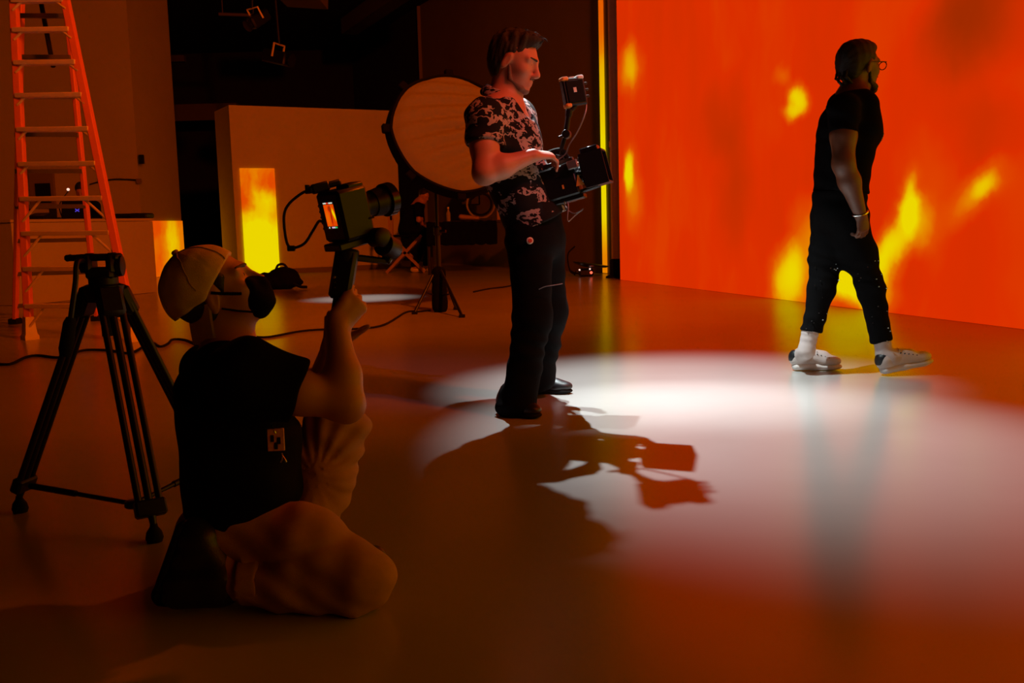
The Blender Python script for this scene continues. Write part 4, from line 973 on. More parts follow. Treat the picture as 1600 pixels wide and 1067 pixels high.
# ---------------------------------------------------------------- kneeling camera operator
def kneeling_man():
    d0 = 2.46; root = thing('person', gnd(400, 935), 'kneeling man in backwards tan cap, black mask and khaki trousers, lifting a gimbal', 'person')
    fwd = nrm(V(.93, .30, 0)); left = np.cross(V(0, 0, 1), fwd)
    hc = at(341, 460, d0+.03); hf = frame(V(.83, .16, .50)); S = .93
    neckb = at(357, 548, d0+.02); chest = at(362, 620, d0+.02); waist = at(372, 735, d0); pelv = at(375, 815, d0)
    shN = at(388, 592, d0-.17); shF = at(335, 585, d0+.22)
    elN = at(541, 632, d0-.13); wrN = at(527, 512, d0-.07)
    elF = at(503, 606, d0+.20); wrF = at(520, 545, d0+.08)
    hipN = at(392, 835, d0-.06); knN = at(566, 905, 2.28); anN = at(366, 905, 2.30)
    hipF = at(405, 825, d0+.13); knF = at(528, 668, d0+.14); anF = gnd(486, 905)+V(0, 0, .09)
    b = Body(); P = head_prims(b, hc, hf, S)
    b.cone(P(-.022, 0, -.045), neckb, .046, .050, .03); b.cone(neckb, neckb-V(-.01, 0, .06), .056, .09, .03); b.cone(P(.010, 0, -.075), neckb+fwd*.02, .038, .042, .03)
    b.seg(neckb-V(-.01, 0, .07), chest, (.16, .09), (.17, .11), left, .05); b.seg(chest, waist, (.165, .11), (.15, .105), left, .05); b.seg(waist, pelv, (.15, .105), (.16, .115), left, .05)
    for sh in (shN, shF): b.cone(neckb-V(0, 0, .05), sh, .06, .066, .05)
    b.chain([shN, shN*.5+elN*.5, elN], [.062, .050, .040], .03); b.chain([elN, elN*.62+wrN*.38, wrN], [.040, .040, .028], .03)
    b.chain([shF, elF], [.062, .046], .03); b.chain([elF, wrF], [.046, .03], .03)
    hand(b, wrN, V(.50, .45, .74), V(-.45, .85, -.1), 1, (.75, .80, .82, .85), .92, thumb_dir=V(.55, .35, .75), tcurl=.5)
    hand(b, wrF, V(.25, -.05, .97), V(.3, -.95, 0), 1, (.75, .8, .8, .8), .9)
    b.chain([hipN, knN], [.085, .058], .04); b.chain([knN, anN], [.056, .042], .04); b.chain([hipF, knF, anF], [.085, .058, .045], .04)
    heel = at(322, 862, 2.31); ball = gnd(282, 948)+V(0, 0, .05); ball[1] = 2.31
    b.cone(anN, heel, .045, .04, .03); b.cone(heel, ball, .04, .036, .03)
    tF = anF+V(.15, .03, -.05); b.cone(anF, anF-V(0, 0, .05), .045, .036, .02); b.cone(anF-V(0, 0, .05), tF, .036, .028, .03)
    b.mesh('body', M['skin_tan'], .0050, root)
    # hair under the cap, glasses-like dark brow, mask
    h = Body(); h.ell(P(-.026, 0, .02), (.094*S, .0785*S, .080*S), hf, .02); h.ell(P(-.040, 0, -.03), (.036, .056, .036), hf, .02)
    for y in (-1, 1): h.cone(P(.030, y*.060, .035), P(.008, y*.066, .0), .018, .014, .01)
    for y in (-1, 1): h.ell(P(-.008, y*.09, -.008), (.030, .03, .042), hf, .006, 's')
    h.mesh('hair', M['hair_black'], .0050, root)
    for y in (-1, 1):
        m = MB(); m.lathe(P(.0855, y*.031, .010), hf[0], [(-.006, .0075), (0, .0075), (.004, .005), (.0055, .002)], 12); m.build('eye', M['iris'], root)
        bb = Body(); bb.cone(P(.101, y*.012, .030), P(.082, y*.054, .034), .006, .004, .003); bb.mesh('eyebrow', M['hair_black'], .0035, root)
    k = Body(); k.ell(P(.070, 0, -.062), (.042, .054, .052), hf, .02); k.ell(P(.110, 0, -.030), (.016, .018, .017), hf, .02); k.ell(P(.094, 0, -.070), (.024, .030, .030), hf, .02); k.cone(P(.100, 0, -.085), P(.116, 0, -.040), .012, .010, .02); k.cone(P(.085, -.04, -.02), P(.085, .04, -.02), .016, .016, .02)
    k.cut(P(.040, 0, -.05), -hf[0]*.95+hf[2]*.1, P(.02, 0, -.05), .09)
    mk = k.mesh('face_mask', M['black_cloth'], .0045, root, disp=folds(((hf[2]), .022, .0012, .8)))
    for y in (-1, 1):
        for z0, z1 in ((-.030, .014), (-.088, -.035)): m = MB(); m.tube(spline([P(.058, y*.066, z0), P(.025, y*.076, (z0+z1)/2), P(-.004, y*.084, z1)], 6), .0042 if z1 > 0 else .0028, 6); m.build('ear_loop', M['black_cloth'], mk)
    # cap worn backwards
    cc = P(-.022, 0, .040)
    c = Body(); c.ell(cc+hf[0]*.006, (.106, .086, .098), hf, .02); c.ell(cc-hf[0]*.012-hf[2]*.004, (.090, .085, .088), hf, .03)
    c.cut(P(.080, 0, .068), hf[0]*.50-hf[2]*.86, cc, .4); c.cut(P(-.06, 0, .004), -hf[2]+hf[0]*.05, cc, .4)
    def seams(X):
        q = (X-cc)@hf.T; a = np.arctan2(q[:, 1], q[:, 0]); w_ = np.abs(((a/(math.pi/3)) % 1)-.5); return .0016*np.exp(-((.5-w_)/.02)**2)+.0013*np.sin(q[:, 0]*95+2*np.sin(q[:, 1]*60))*np.sin(q[:, 2]*70)
    capo = c.mesh('cap', M['cap_cotton'], .0050, root, disp=seams)
    m = MB(); m.lathe(cc+hf[2]*.1045-hf[0]*.008, hf[2], [(-.004, .009), (.003, .009), (.006, .005)], 12); m.build('button', M['cap_cotton'], capo)
    off = Vector(ORG[root.name])
    for j in range(6):
        a_ = math.pi/6+j*math.pi/3; pts = []
        for i in range(14):
            e_ = math.pi/2-1.55*i/13; q = cc-hf[0]*.008+(hf[0]*math.cos(a_)*math.cos(e_)+hf[1]*math.sin(a_)*math.cos(e_)+hf[2]*math.sin(e_))*.16
            ok, co, no, _ = capo.closest_point_on_mesh(Vector(q)-off)
            if (np.array(co+off)-P(-.06, 0, .012))@hf[2] > 0 and (np.array(co+off)-P(.080, 0, .068))@(hf[0]*.50-hf[2]*.86) < -.004: pts.append(np.array(co+off)+np.array(no)*.0004)
        if len(pts) > 3: m = MB(); m.tube(pts, .0017, 6); m.build('seam', M['stitch'], capo)
    # brim over the nape: curved plate
    tb = P(-.075, 0, .012); vs, fs = [], []; NU, NV = 15, 9
    bd = nrm(at(302, 534, d0+.03)-at(294, 487, d0+.03)); bs = hf[1]; bo = np.cross(bd, bs)
    for side in (0, 1):
        for j in range(NV):
            for i in range(NU):
                u = -1+2*i/(NU-1); vv = j/(NV-1); wdt = .088*math.sqrt(max(0, 1-(max(0, vv-.35)/.65)**2.6*.80)); ln = .088*vv*(1-.0*u*u)
                base = P(-.098+.058*u*u*0, 0, -.004)
                p = at(294, 484, d0+.03)+bs*u*wdt*.9+bd*ln+V(1, 0, 0)*(.062*u*u)+bo*0+V(0, 0, 1)*(.02*u*u*(1-vv))
                vs.append(p+(V(.0030, 0, .0) if side else V(-.0030, 0, 0)))
    def I(s_, j, i): return s_*NU*NV+j*NU+i
    for j in range(NV-1):
        for i in range(NU-1): fs.append((I(0, j, i), I(0, j, i+1), I(0, j+1, i+1), I(0, j+1, i))); fs.append((I(1, j, i), I(1, j+1, i), I(1, j+1, i+1), I(1, j, i+1)))
    for i in range(NU-1): fs.append((I(0, NV-1, i), I(0, NV-1, i+1), I(1, NV-1, i+1), I(1, NV-1, i))); fs.append((I(0, 0, i+1), I(0, 0, i), I(1, 0, i), I(1, 0, i+1)))
    for j in range(NV-1): fs.append((I(0, j+1, 0), I(0, j, 0), I(1, j, 0), I(1, j+1, 0))); fs.append((I(0, j, NU-1), I(0, j+1, NU-1), I(1, j+1, NU-1), I(1, j, NU-1)))
    link_mesh('brim', vs, fs, M['cap_cotton'], capo, smooth=50)
    # t-shirt
    s = Body(); hem = at(352, 862, d0)
    s.seg(neckb-V(-.015, 0, .065), chest, (.165, .095), (.185, .130), left, .06); s.seg(chest, waist, (.180, .132), (.178, .128), left, .06); s.seg(waist, hem, (.178, .128), (.180, .105), left, .05, flat=True)
    s.ell(at(405, 740, d0-.02), (.10, .13, .14), None, .06)
    for sh in (shN, shF): s.cone(neckb-V(-.01, 0, .062), sh, .058, .080, .05)
    s.cone(shN, shN+(elN-shN)*.50, .086, .074, .05, flat=True); s.cone(shF, shF+(elF-shF)*.50, .084, .074, .05, flat=True); s.torus(neckb+V(.012, 0, -.030), V(.25, 0, 1), .074, .013, .015)
    s.mesh('t_shirt', M['black_cloth'], .0070, root, disp=folds(((.5, 0, 1), .13, .005, 1.0), ((1, .2, -.5), .20, .005, .8)))
    # badge on the hip
    q = at(431, 687, d0-.150); bf = frame(V(.15, -1, .05)); m = MB(); m.box(q, (.003, .020, .027), bf, bev=.0015); bg = m.build('badge', M['badge'], root)
    for dx, dz in ((-.008, .004), (.007, -.002), (0, -.014)): m = MB(); m.box(q+bf[0]*.0035+bf[1]*dx+bf[2]*dz, (.001, .004, .008), bf); m.build('badge_print', M['black_plastic'], bg)
    m = MB(); m.tube(spline([at(424, 664, d0-.140), at(428, 672, d0-.15), at(431, 677, d0-.15)]), .003, 6); m.build('badge_clip', M['steel'], bg)
    m = MB(); m.tube(spline([at(440, 708, d0-.145), at(441, 716, d0-.15), at(438, 722, d0-.15)]), .0028, 6); m.tube(spline([at(441, 712, d0-.148), at(445, 718, d0-.15), at(447, 722, d0-.15)]), .0024, 6); m.build('keys', M['steel'], root)
    # trousers
    t = Body(); wa = at(373, 790, d0); t.seg(wa, pelv, (.165, .118), (.172, .128), left, .05)
    t.ell(at(345, 835, d0), (.11, .16, .09), None, .05)
    midN = hipN*.5+knN*.5+V(0, 0, .02)
    t.chain([hipN, midN, knN+V(.0, 0, .005)], [.108, .098, .078], .05)
    cuff = anN+nrm(knN-anN)*.03; mid2 = knN*.45+anN*.55-V(0, 0, .012); shin0 = knN-V(.02, 0, .025)
    t.cone(shin0, mid2, .072, .064, .03); t.cone(mid2, cuff, .064, .058, .03, flat=True)
    t.chain([hipF, hipF*.5+knF*.5, knF], [.102, .095, .074], .05); t.chain([knF, knF*.5+anF*.5, anF+V(0, 0, .03)], [.074, .070, .058], .04)
    t.cut(V(0, 0, .004), (0, 0, -1), hipN, 1.0)
    f1 = folds((V(.55, 0, .83), .060, .0030, .9), (V(.35, 0, 1), .13, .004, .6), (V(1, 0, -.3), .09, .0018, .8))
    def tfold(X):
        # creases fan out from behind the raised knee and along the folded thigh
        o = f1(X); q = X-knF; r = np.linalg.norm(q, axis=1); a = np.arctan2(q[:, 2]+.10, q[:, 0]+.04)
        o += .006*np.sin(a*16)*np.exp(-(r/.16)**2)
        g = X-(midN*.6+anN*.4+V(0, -.05, .02)); ax = nrm(knN-anN); hgt = g[:, 2]-.05*np.sin(g@ax*6); o += .010*np.exp(-(hgt/.010)**2)*np.exp(-((g@ax)/.16)**2)
        return o
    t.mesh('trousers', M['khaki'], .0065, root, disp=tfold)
    cuffd = nrm(anN-knN); m = Body(); m.cone(cuff-cuffd*.035, cuff+cuffd*.012, .061, .062, .01, flat=True); m.cut(V(0, 0, .004), (0, 0, -1), cuff, .5); m.cut(cuff-cuffd*.04, -cuffd, cuff, .5); m.mesh('trouser_cuff', M['khaki'], .0055, root)
    sk = Body(); sk.cone(cuff, anN+cuffd*.05, .044, .046, .02); sk.mesh('sock', M['black_cloth'], .006, root)
    # near boot stands on its toes, sole to the left
    u = Body(); toe = gnd(338, 958)+V(0, 0, .035); toe[1] = 2.30
    hl = at(308, 842, 2.31); u.cone(anN+cuffd*.03, hl+V(.02, 0, -.015), .056, .046, .04); u.cone(hl+V(.0, 0, .01), ball+V(.015, 0, .02), .044, .050, .04); u.ell(ball+V(.02, 0, .0), (.055, .05, .048), None, .03); u.cone(ball+V(.02, 0, -.005), toe, .044, .034, .03); u.cone(anN+cuffd*.04, ball+V(.04, 0, .03), .045, .042, .04)
    u.cut(V(0, 0, .012), (0, 0, -1), ball, .5); bt_ = u.mesh('boot', M['black_leather'], .0055, root, disp=folds(((0, 0, 1), .05, .002, 1.0)))
    so = Body(); so.seg(hl+V(-.032, 0, .028), ball+V(-.040, 0, -.005), (.038, .016), (.046, .016), V(0, 1, 0), .02); so.cone(ball+V(-.038, 0, -.02), V(ball[0]+.03, ball[1], .014), .022, .014, .02); so.cut(V(0, 0, .002), (0, 0, -1), ball, .5); so.mesh('sole', M['black_rubber'], .0055, bt_)
    laces(bt_, [(ball+V(.055+.012*j, -.048, .045-.012*j), ball+V(.075+.014*j, -.030, .055-.018*j)) for j in range(4)], .0028, M['stitch'])
    u = Body(); fd = nrm(V(1, .15, 0)); h0 = V(anF[0]-.06, anF[1], 0); u.ell(h0+fd*.05+V(0, 0, .06), (.05, .042, .055), frame(fd), .02); u.cone(h0+fd*.07+V(0, 0, .06), h0+fd*.22+V(0, 0, .04), .042, .036, .03); u.cone(h0+fd*.06+V(0, 0, .06), anF+V(0, 0, .03), .045, .05, .03); u.cut(V(0, 0, .002), (0, 0, -1), h0, .5)
    bt2 = u.mesh('boot', M['black_leather'], .007, root); so = Body(); so.seg(h0+fd*.03+V(0, 0, .014), h0+fd*.23+V(0, 0, .014), (.042, .014), (.046, .014), V(0, 1, 0), .02); so.cut(V(0, 0, .002), (0, 0, -1), h0, .5); so.mesh('sole', M['black_rubber'], .007, bt2)
kneeling_man()

# ---------------------------------------------------------------- gimbal with camera in the kneeling man's hands
def gimbal_rig():
    d = 2.44; g0 = at(531, 490, d); root = thing('gimbal_camera', at(516, 555, d), 'compact camera with lit screen on a black one-hand gimbal held by the kneeling man', 'camera')
    top = at(542, 398, d); mid = at(530, 472, d); bot = at(516, 553, d)
    ax = nrm(top-mid); fr = frame(ax, (0, -1, 0)); 
    m = MB(); m.box((top+mid)/2+ax*.012, (np.linalg.norm(top-mid)/2+.004, .024, .027), np.array([ax, fr[2], nrm(np.cross(ax, fr[2]))]), bev=.008); gp = m.build('grip', M['black_plastic'], root)
    for i in range(3): m = MB(); q = at(522.5, 433+8*i, d-.030); m.lathe(q, (0, -1, 0), [(-.01, .0035), (.004, .0035), (.005, .002)], 8); m.build('button', M['steel'] if i == 0 else M['black_gloss'], gp)
    m = MB(); m.cyl(mid-ax*.05, mid+ax*.01, .0165); m.cyl(bot, mid-ax*.04, .0115, .0150); m.build('lower_handle', M['black_rubber'], root)
    m = MB(); m.lathe(top, ax, [(-.014, .026), (.0, .029), (.012, .029), (.016, .024)]); m.build('pan_motor', M['black_plastic'], root)
    elb = at(603, 408, d+.05); upm = at(614, 385, d+.06); rm = at(600, 364, d+.06)
    def bar(a, b, w, h, bev=.004):
        m = MB(); t = nrm(b-a); fr = frame(t, (0, -1, 0)); m.box((a+b)/2, (np.linalg.norm(b-a)/2+.004, w, h), fr, bev=bev); return m
    bar(at(545, 401, d), elb, .008, .010).build('arm', M['black_plastic'], root)
    bar(elb, upm, .012, .013).build('arm', M['black_plastic'], root)
    m = MB(); t = nrm(V(-.30, -.6, .2)); m.lathe(at(606, 385, d+.04)-t*.03, t, [(0, .024), (.006, .028), (.05, .028), (.056, .020)], 24); m.build('roll_motor', M['black_plastic'], root)
    bar(upm, rm, .014, .016).build('tilt_arm', M['black_plastic'], root)
    f = frame(V(.70, .67, .20), (-.02, 0, 1)); c = at(540, 334, d+.02)
    B = lambda x, y, z: c+f[0]*x+f[1]*y+f[2]*z
    m = MB(); m.box(B(.005, -.0, -.072), (.066, .036, .009), f, bev=.003); m.build('tilt_plate', M['dark_metal'], root)
    m = MB(); m.lathe(B(.04, -.035, -.070), -f[1], [(0, .02), (.004, .024), (.04, .024), (.045, .016)], 20); m.build('tilt_motor', M['black_plastic'], root)
    m = MB(); m.box(c, (.045, .048, .062), f, bev=.008); cb = m.build('camera_body', M['black_plastic'], root)
    m = MB(); m.box(B(.022, -.010, .064), (.024, .026, .007), f, bev=.004); m.build('top_hump', M['black_plastic'], cb)
    for i in range(5): m = MB(); m.lathe(B(-.0455, .038, .030-.014*i), -f[0], [(-.003, .0035), (.001, .0035), (.002, .002)], 8); m.build('button', M['grey_metal'], cb)
    m = MB(); m.cyl(B(.03, -.046, -.02), B(.045, -.050, -.02), .003, n=6); m.build('release_lever', M['chrome'], cb)
    # lens with big front ring
    m = MB(); m.lathe(B(.045, -.002, .008), f[0], [(0, .030), (.012, .030), (.013, .027), (.035, .030), (.036, .033), (.06, .036), (.061, .034), (.078, .034)], 28); ln = m.build('lens', M['black_plastic'], root)
    m = MB(); m.lathe(B(.118, -.002, .008), f[0], [(0, .034), (.003, .042), (.024, .042), (.025, .037), (.012, .035)], 28); m.build('front_ring', M['black_gloss'], ln)
    m = MB(); m.lathe(B(.117, -.002, .008), f[0], [(0, .034), (.012, .033), (.018, .02), (.020, .002)], 24); m.build('glass', M['black_gloss'], ln)
    # screen and its readouts
    sc_ = B(-.0462, -.004, .006)
    so = MB(); so.box(ORG[root.name], (.021, .0008, .0265))
    o = so.build('screen', fire_mat('viewfinder_film', [(-.012, .0, .012, .03, 0, .1), (.015, .004, .006, .022, -20, .55), (.004, -.004, .0035, .022, 5, -.7), (.003, .016, .009, .009, 0, -.6)], base=.46, warp=.004, nscale=30, contrast=.06), cb, smooth=False)
    o.matrix_local = Matrix.Translation(Vector(sc_-ORG[root.name])) @ Matrix((tuple(-f[1]), tuple(f[0]), tuple(f[2]))).transposed().to_4x4()
    def ink(x, z, w, h, mt):
        m = MB(); m.box(sc_-f[0]*.0012-f[1]*x+f[2]*z, (.0003, w, h), f); m.build('readout', M[mt], o2)
    m = MB(); m.box(sc_+f[0]*.0004, (.0006, .0235, .034), f); o2 = m.build('screen_frame', M['black_gloss'], cb)
    for x, w_, mt in ((-.018, .0016, 'ink_white'), (-.0125, .0018, 'ink_white'), (-.009, .0010, 'ink_white'), (-.003, .0038, 'ink_red'), (.0055, .0012, 'ink_white'), (.0090, .0014, 'ink_white'), (.0135, .0012, 'ink_white'), (.0175, .0012, 'ink_white')): ink(x, .0298, w_, .0016, mt)
    for x, w_, mt in ((-.014, .0014, 'ink_white'), (-.001, .0018, 'ink_pink'), (.0035, .0016, 'ink_pink'), (.0085, .0016, 'ink_white'), (.0155, .0032, 'ink_green')): ink(x, -.0298, w_, .0018, mt)
    # grip with cable on top
    m = MB(); a = at(481, 298, d); b_ = at(532, 284, d+.03); t = nrm(b_-a); fr = frame(t); m.box((a+b_)/2, (np.linalg.norm(b_-a)/2, .011, .008), fr, bev=.004); m.box(at(500, 293, d+.01), (.022, .013, .012), fr, bev=.004); m.build('cable_mount', M['black_plastic'], root)
    m = MB(); m.cyl(at(481, 303, d), at(480, 289, d), .006); m.build('mount_knob', M['black_plastic'], root)
    m = MB(); m.cyl(at(507, 297, d+.01), B(-.03, .03, .06), .011); m.build('mount_post', M['black_plastic'], root)
    m = MB(); m.tube(spline([at(484, 296, d), at(470, 303, d), at(452, 318, d), at(444, 335, d), at(445, 362, d), at(450, 383, d), at(460, 387, d), at(476, 380, d), at(488, 362, d), at(498, 346, d), B(-.04, .047, -.01)], 8), .0034); m.build('cable', M['black_rubber'], root)
    m = MB(); m.box(at(455, 388, d), (.009, .006, .007), bev=.002); m.build('cable_clip', M['black_rubber'], root)
gimbal_rig()

# ---------------------------------------------------------------- video tripod in the left foreground
def tripod():
    fN = gnd(242, 846); fL = gnd(32, 800); fR = gnd(338, 770); c0 = (fN+fL+fR)/3
    root = thing('video_tripod', c0, 'empty black video tripod standing beside the kneeling man', 'tripod')
    ap = at(163, 456, c0[1]); feet = (fN, fL, fR)
    m = MB(); m.lathe(ap-V(0, 0, .03), (0, 0, 1), [(0, .03), (.0, .055), (.03, .062), (.05, .062), (.055, .05)], 24); m.build('crown', M['black_plastic'], root)
    m = MB(); m.cyl(ap-V(0, 0, .14), ap-V(0, 0, .02), .016, .02); m.build('bowl_clamp', M['black_rubber'], root)
    for ft in feet:
        hd = nrm(V(*(ft-ap)[:2], 0)); hip = ap+hd*.055-V(0, 0, .01); foot = ft+V(0, 0, .05); ax = nrm(foot-hip); sd = nrm(np.cross(ax, V(0, 0, 1)))
        Lg = np.linalg.norm(foot-hip); j1 = hip+ax*Lg*.93
        m = MB(); m.box(hip+ax*.02, (.05, .040, .022), np.array([ax, sd, np.cross(ax, sd)]), bev=.012); lg = m.build('leg', M['black_plastic'], root)
        for s_ in (-1, 1): m = MB(); m.cyl(hip+sd*s_*.030+ax*.03, j1+sd*s_*.030, .0105, n=12); m.build('outer_tube', M['dark_metal'], lg)
        m = MB(); m.cyl(hip+ax*Lg*.10, j1, .0115, n=12); m.build('inner_tube', M['dark_metal'], lg)
        m = MB(); m.box(j1, (.025, .045, .018), np.array([ax, sd, np.cross(ax, sd)]), bev=.006); m.build('clamp', M['black_plastic'], lg)
        m = MB(); m.cyl(j1, foot, .014, .010, n=12); m.build('spike_tube', M['dark_metal'], lg)
        m = MB(); m.lathe(ft, (0, 0, 1), [(0, .022), (.012, .026), (.03, .022), (.045, .012), (.055, .010)], 16); m.build('rubber_foot', M['black_rubber'], lg)
    hub = (fN+fL+fR)/3; hub = at(209, 787, 3.04); hub[2] = max(hub[2], .05)
    m = MB(); m.lathe(hub-V(0, 0, .012), (0, 0, 1), [(0, .022), (.004, .028), (.02, .028), (.024, .02)], 16); sp = m.build('spreader_hub', M['black_plastic'], root)
    for ft in feet:
        e = ft+nrm(ap-ft)*.10; m = MB(); m.cyl(hub, e, .0075, n=10); m.cyl(hub+(e-hub)*.55, e, .0105, n=10); m.build('spreader_arm', M['black_plastic'], sp)
    # fluid head
    dz = V(0, 0, 1); hx = nrm(V(.93, .1, 0)); hy = np.cross(dz, hx); fr = np.array([hx, hy, dz])
    q = at(158, 432, c0[1]); k = 1/ FPX*c0[1]
    m = MB(); m.lathe(ap+V(0, 0, .02), (0, 0, 1), [(0, .03), (.0, .045), (.025, .045), (.035, .036), (.045, .034)], 24); m.build('pan_base', M['black_plastic'], root)
    hb = at(159, 418, c0[1])
    m = MB(); m.box(hb+V(0, .0, -.018), (.042, .040, .020), fr, bev=.010)
    for s_ in (-1, 1): m.box(hb+hx*s_*.034+V(0, 0, .012), (.014, .038, .034), fr, bev=.010)
    m.build('tilt_body', M['black_plastic'], root)
    m = MB(); m.lathe(hb+hx*.050+V(0, 0, .004), hx, [(-.005, .030), (.0, .034), (.014, .032), (.018, .02)], 20); m.build('drag_knob', M['black_plastic'], root)
    m = MB(); m.lathe(hb-hx*.050+V(0, 0, .004), -hx, [(-.005, .020), (.012, .020), (.016, .012)], 16); m.build('lock_knob', M['black_plastic'], root)
    pl = at(148, 401, c0[1]); m = MB(); m.box(pl+V(.012, 0, -.002), (.066, .034, .011), fr, bev=.006); m.build('top_plate', M['dark_metal'], root)
    m = MB(); m.box(at(113, 403, c0[1]-.02), (.022, .012, .010), fr, bev=.005); m.cyl(at(110, 407, c0[1]-.02), at(106, 399, c0[1]-.02), .010); m.build('plate_lever', M['black_plastic'], root)
    m = MB(); m.tube(spline([at(130, 407, c0[1]-.04), at(120, 411, c0[1]-.10), at(118, 440, c0[1]-.12), at(113, 478, c0[1]-.14), at(110, 500, c0[1]-.15)]), .0085); m.build('pan_bar', M['dark_metal'], root)
    m = MB(); m.tube([at(111, 496, c0[1]-.15), at(109, 505, c0[1]-.152), at(103, 545, c0[1]-.17), at(102, 557, c0[1]-.172)], [.013, .019, .021, .016], 12); m.build('pan_grip', M['black_rubber'], root)
tripod()

# ---------------------------------------------------------------- far table, its things, and the people at the back
def far_corner():
    d = 18.7; tz = .80; L = 1.9; c = V(at(745, 400, d)[0], d, 0)
    root = thing('trestle_table', c, 'dark covered table against the back wall behind the softbox stand', 'table')
    m = MB(); m.box(c+V(0, 0, tz+.15), (L/2, .35, .025), bev=.006); m.build('tabletop', M['wood_table'], root)
    b = Body(); b.box(c+V(-.25, -.36, tz-.05), (L*.34, .02, .22), None, .015); b.mesh('cloth', M['black_cloth'], .02, root, disp=folds(((1, 0, 0), .16, .010, .5)))
    for x in (-L/2+.08, L/2-.08):
        for y in (-.28, .28): m = MB(); m.cyl(c+V(x, y, 0), c+V(x, y, tz+.13), .03, n=8); m.build('leg', M['wood_table'], root)
    zt = tz+.175
    p = c+V(-.50, -.1, zt); root = thing('bottle', p, 'small pale bottle on the dark far table', 'bottle'); m = MB(); m.lathe(p, (0, 0, 1), [(0, .04), (.15, .04), (.19, .018), (.23, .016)], 12); m.build('glass', M['cup_grey'], root); m = MB(); m.cyl(p+V(0, 0, .23), p+V(0, 0, .26), .02, n=10); m.build('cap', M['paper_white'], root)
    p = c+V(-.10, -.1, zt); root = thing('folded_towel', p, 'pale folded cloth on the dark far table', 'cloth'); b = Body(); b.seg(p+V(-.17, 0, .07), p+V(.14, 0, .04), (.09, .05), (.10, .04), V(0, 1, 0)); b.cut(p+V(0, 0, .004), (0, 0, -1)); b.mesh('cloth', M['wood_pale'], .015, root, disp=folds(((0, 0, 1), .05, .004, .6)))
    p = c+V(.10, .18, zt+.003); root = thing('cable_drum', p, 'round coiled cable drum upright on the far table', 'drum')
    for r_ in (.26, .20): m = MB(); m.tube([p+V(math.cos(2*math.pi*i/28)*r_, -.03, .30+math.sin(2*math.pi*i/28)*r_) for i in range(29)], .02, 8); m.build('coil', M['cup_grey'] if r_ > .25 else M['black_rubber'], root)
    m = MB(); m.box(p+V(0, 0, .02), (.20, .08, .02), bev=.005); m.build('foot', M['black_plastic'], root)
    p = c+V(.50, -.05, zt); root = thing('carton', p, 'small upright brown carton on the right of the far table', 'box'); m = MB(); m.box(p+V(0, 0, .13), (.10, .07, .13), bev=.004); m.build('box', M['wood_pale'], root); m = MB(); m.box(p+V(0, 0, .262), (.10, .02, .003)); m.build('tape', M['cup_grey'], root)
    # loudspeaker on the wall above
    p = at(735, 298, 21.3); root = thing('wall_speaker', p, 'dark speaker hung on the back wall above the far table', 'speaker'); m = MB(); m.box(p+V(0, .1, 0), (.19, .25, .30), bev=.02); m.build('cabinet', M['black_plastic'], root); m = MB(); m.lathe(p+V(0, -.15, -.05), (0, -1, 0), [(-.02, .14), (.01, .14), (.0, .12), (-.015, .03)], 20); m.build('cone', M['black_rubber'], root)
    # seated man with his folding chair
    d = 19.6; base = gnd(652, 420); base = V(at(650, 400, d)[0], d, 0)
    ch = thing('folding_chair', base+V(-.15, 0, 0), 'pale wooden folding chair under the seated man at the back', 'chair')
    for s_ in (-.26, .26):
        for x0, x1 in ((-.42, .30), (.34, -.38)): m = MB(); t = nrm(V(x1-x0, 0, .72)); m.box(base+V(-.15+(x0+x1)/2, s_, .37), (.50, .018, .028), np.array([t, V(0, 1, 0), np.cross(t, V(0, 1, 0))])); m.build('leg', M['wood_pale'], ch)
        m = MB(); m.box(base+V(-.47, s_, .98), (.02, .02, .32)); m.build('back_post', M['wood_pale'], ch)
    m = MB(); m.box(base+V(-.15, 0, .72), (.28, .27, .02), bev=.01); m.build('seat', M['black_cloth'], ch)
    m = MB(); m.box(base+V(-.48, 0, 1.15), (.012, .27, .12), bev=.005); m.build('backrest', M['black_cloth'], ch)
    root = thing('person', base, 'man in black sitting hunched on a folding chair behind the softbox stand', 'person')
    hc = at(662, 306, d); hf = frame(V(.80, -.35, -.45)); pel = base+V(-.16, 0, .84); nk = hc+V(-.10, .02, -.14); b = Body(); P = head_prims(b, hc, hf, 1.0)
    b.cone(P(-.03, 0, -.04), nk, .06, .07, .03); b.chain([nk, nk*.5+pel*.5+V(-.06, 0, 0), pel], [.10, .14, .15], .06)
    shs = []; 
    for s_ in (-1, 1):
        sh = nk+V(0, s_*.19, -.07); el = base+V(.10, s_*.22, 1.02); wr = at(660, 345, d)+V(-.03, s_*.08, -.02); kn = base+V(.28, s_*.15, .72+(.05 if s_ < 0 else 0)); an = base+V(.08+.10*s_, s_*.17, .10); b.cone(nk, sh, .07, .07, .05); b.chain([sh, el, wr], [.06, .048, .033], .03); hand(b, wr, V(.5, -s_*.3, -.5), V(.2, -s_, 0), s_); b.chain([pel+V(0, s_*.08, 0), kn, an], [.10, .065, .045], .04); shs.append((sh, el, kn, an)); b.cone(an, V(an[0]+.14, an[1], .05), .045, .035, .03)
    b.mesh('body', M['skin_tan'], .016, root)
    c_ = Body(); c_.chain([nk-V(0, 0, .05), nk*.5+pel*.5+V(-.06, 0, 0), pel], [.12, .17, .175], .06)
    for sh, el, kn, an in shs: c_.cone(nk-V(0, 0, .05), sh, .07, .085, .05); c_.cone(sh, sh+(el-sh)*.8, .085, .075, .04, flat=True)
    c_.mesh('t_shirt', M['black_cloth'], .018, root)
    t = Body()
    for sh, el, kn, an in shs: t.chain([pel+V(0, np.sign(sh[1]-nk[1])*.08, 0), kn, an+V(0, 0, .06)], [.12, .085, .07], .04)
    t.mesh('trousers', M['denim_black'], .018, root)
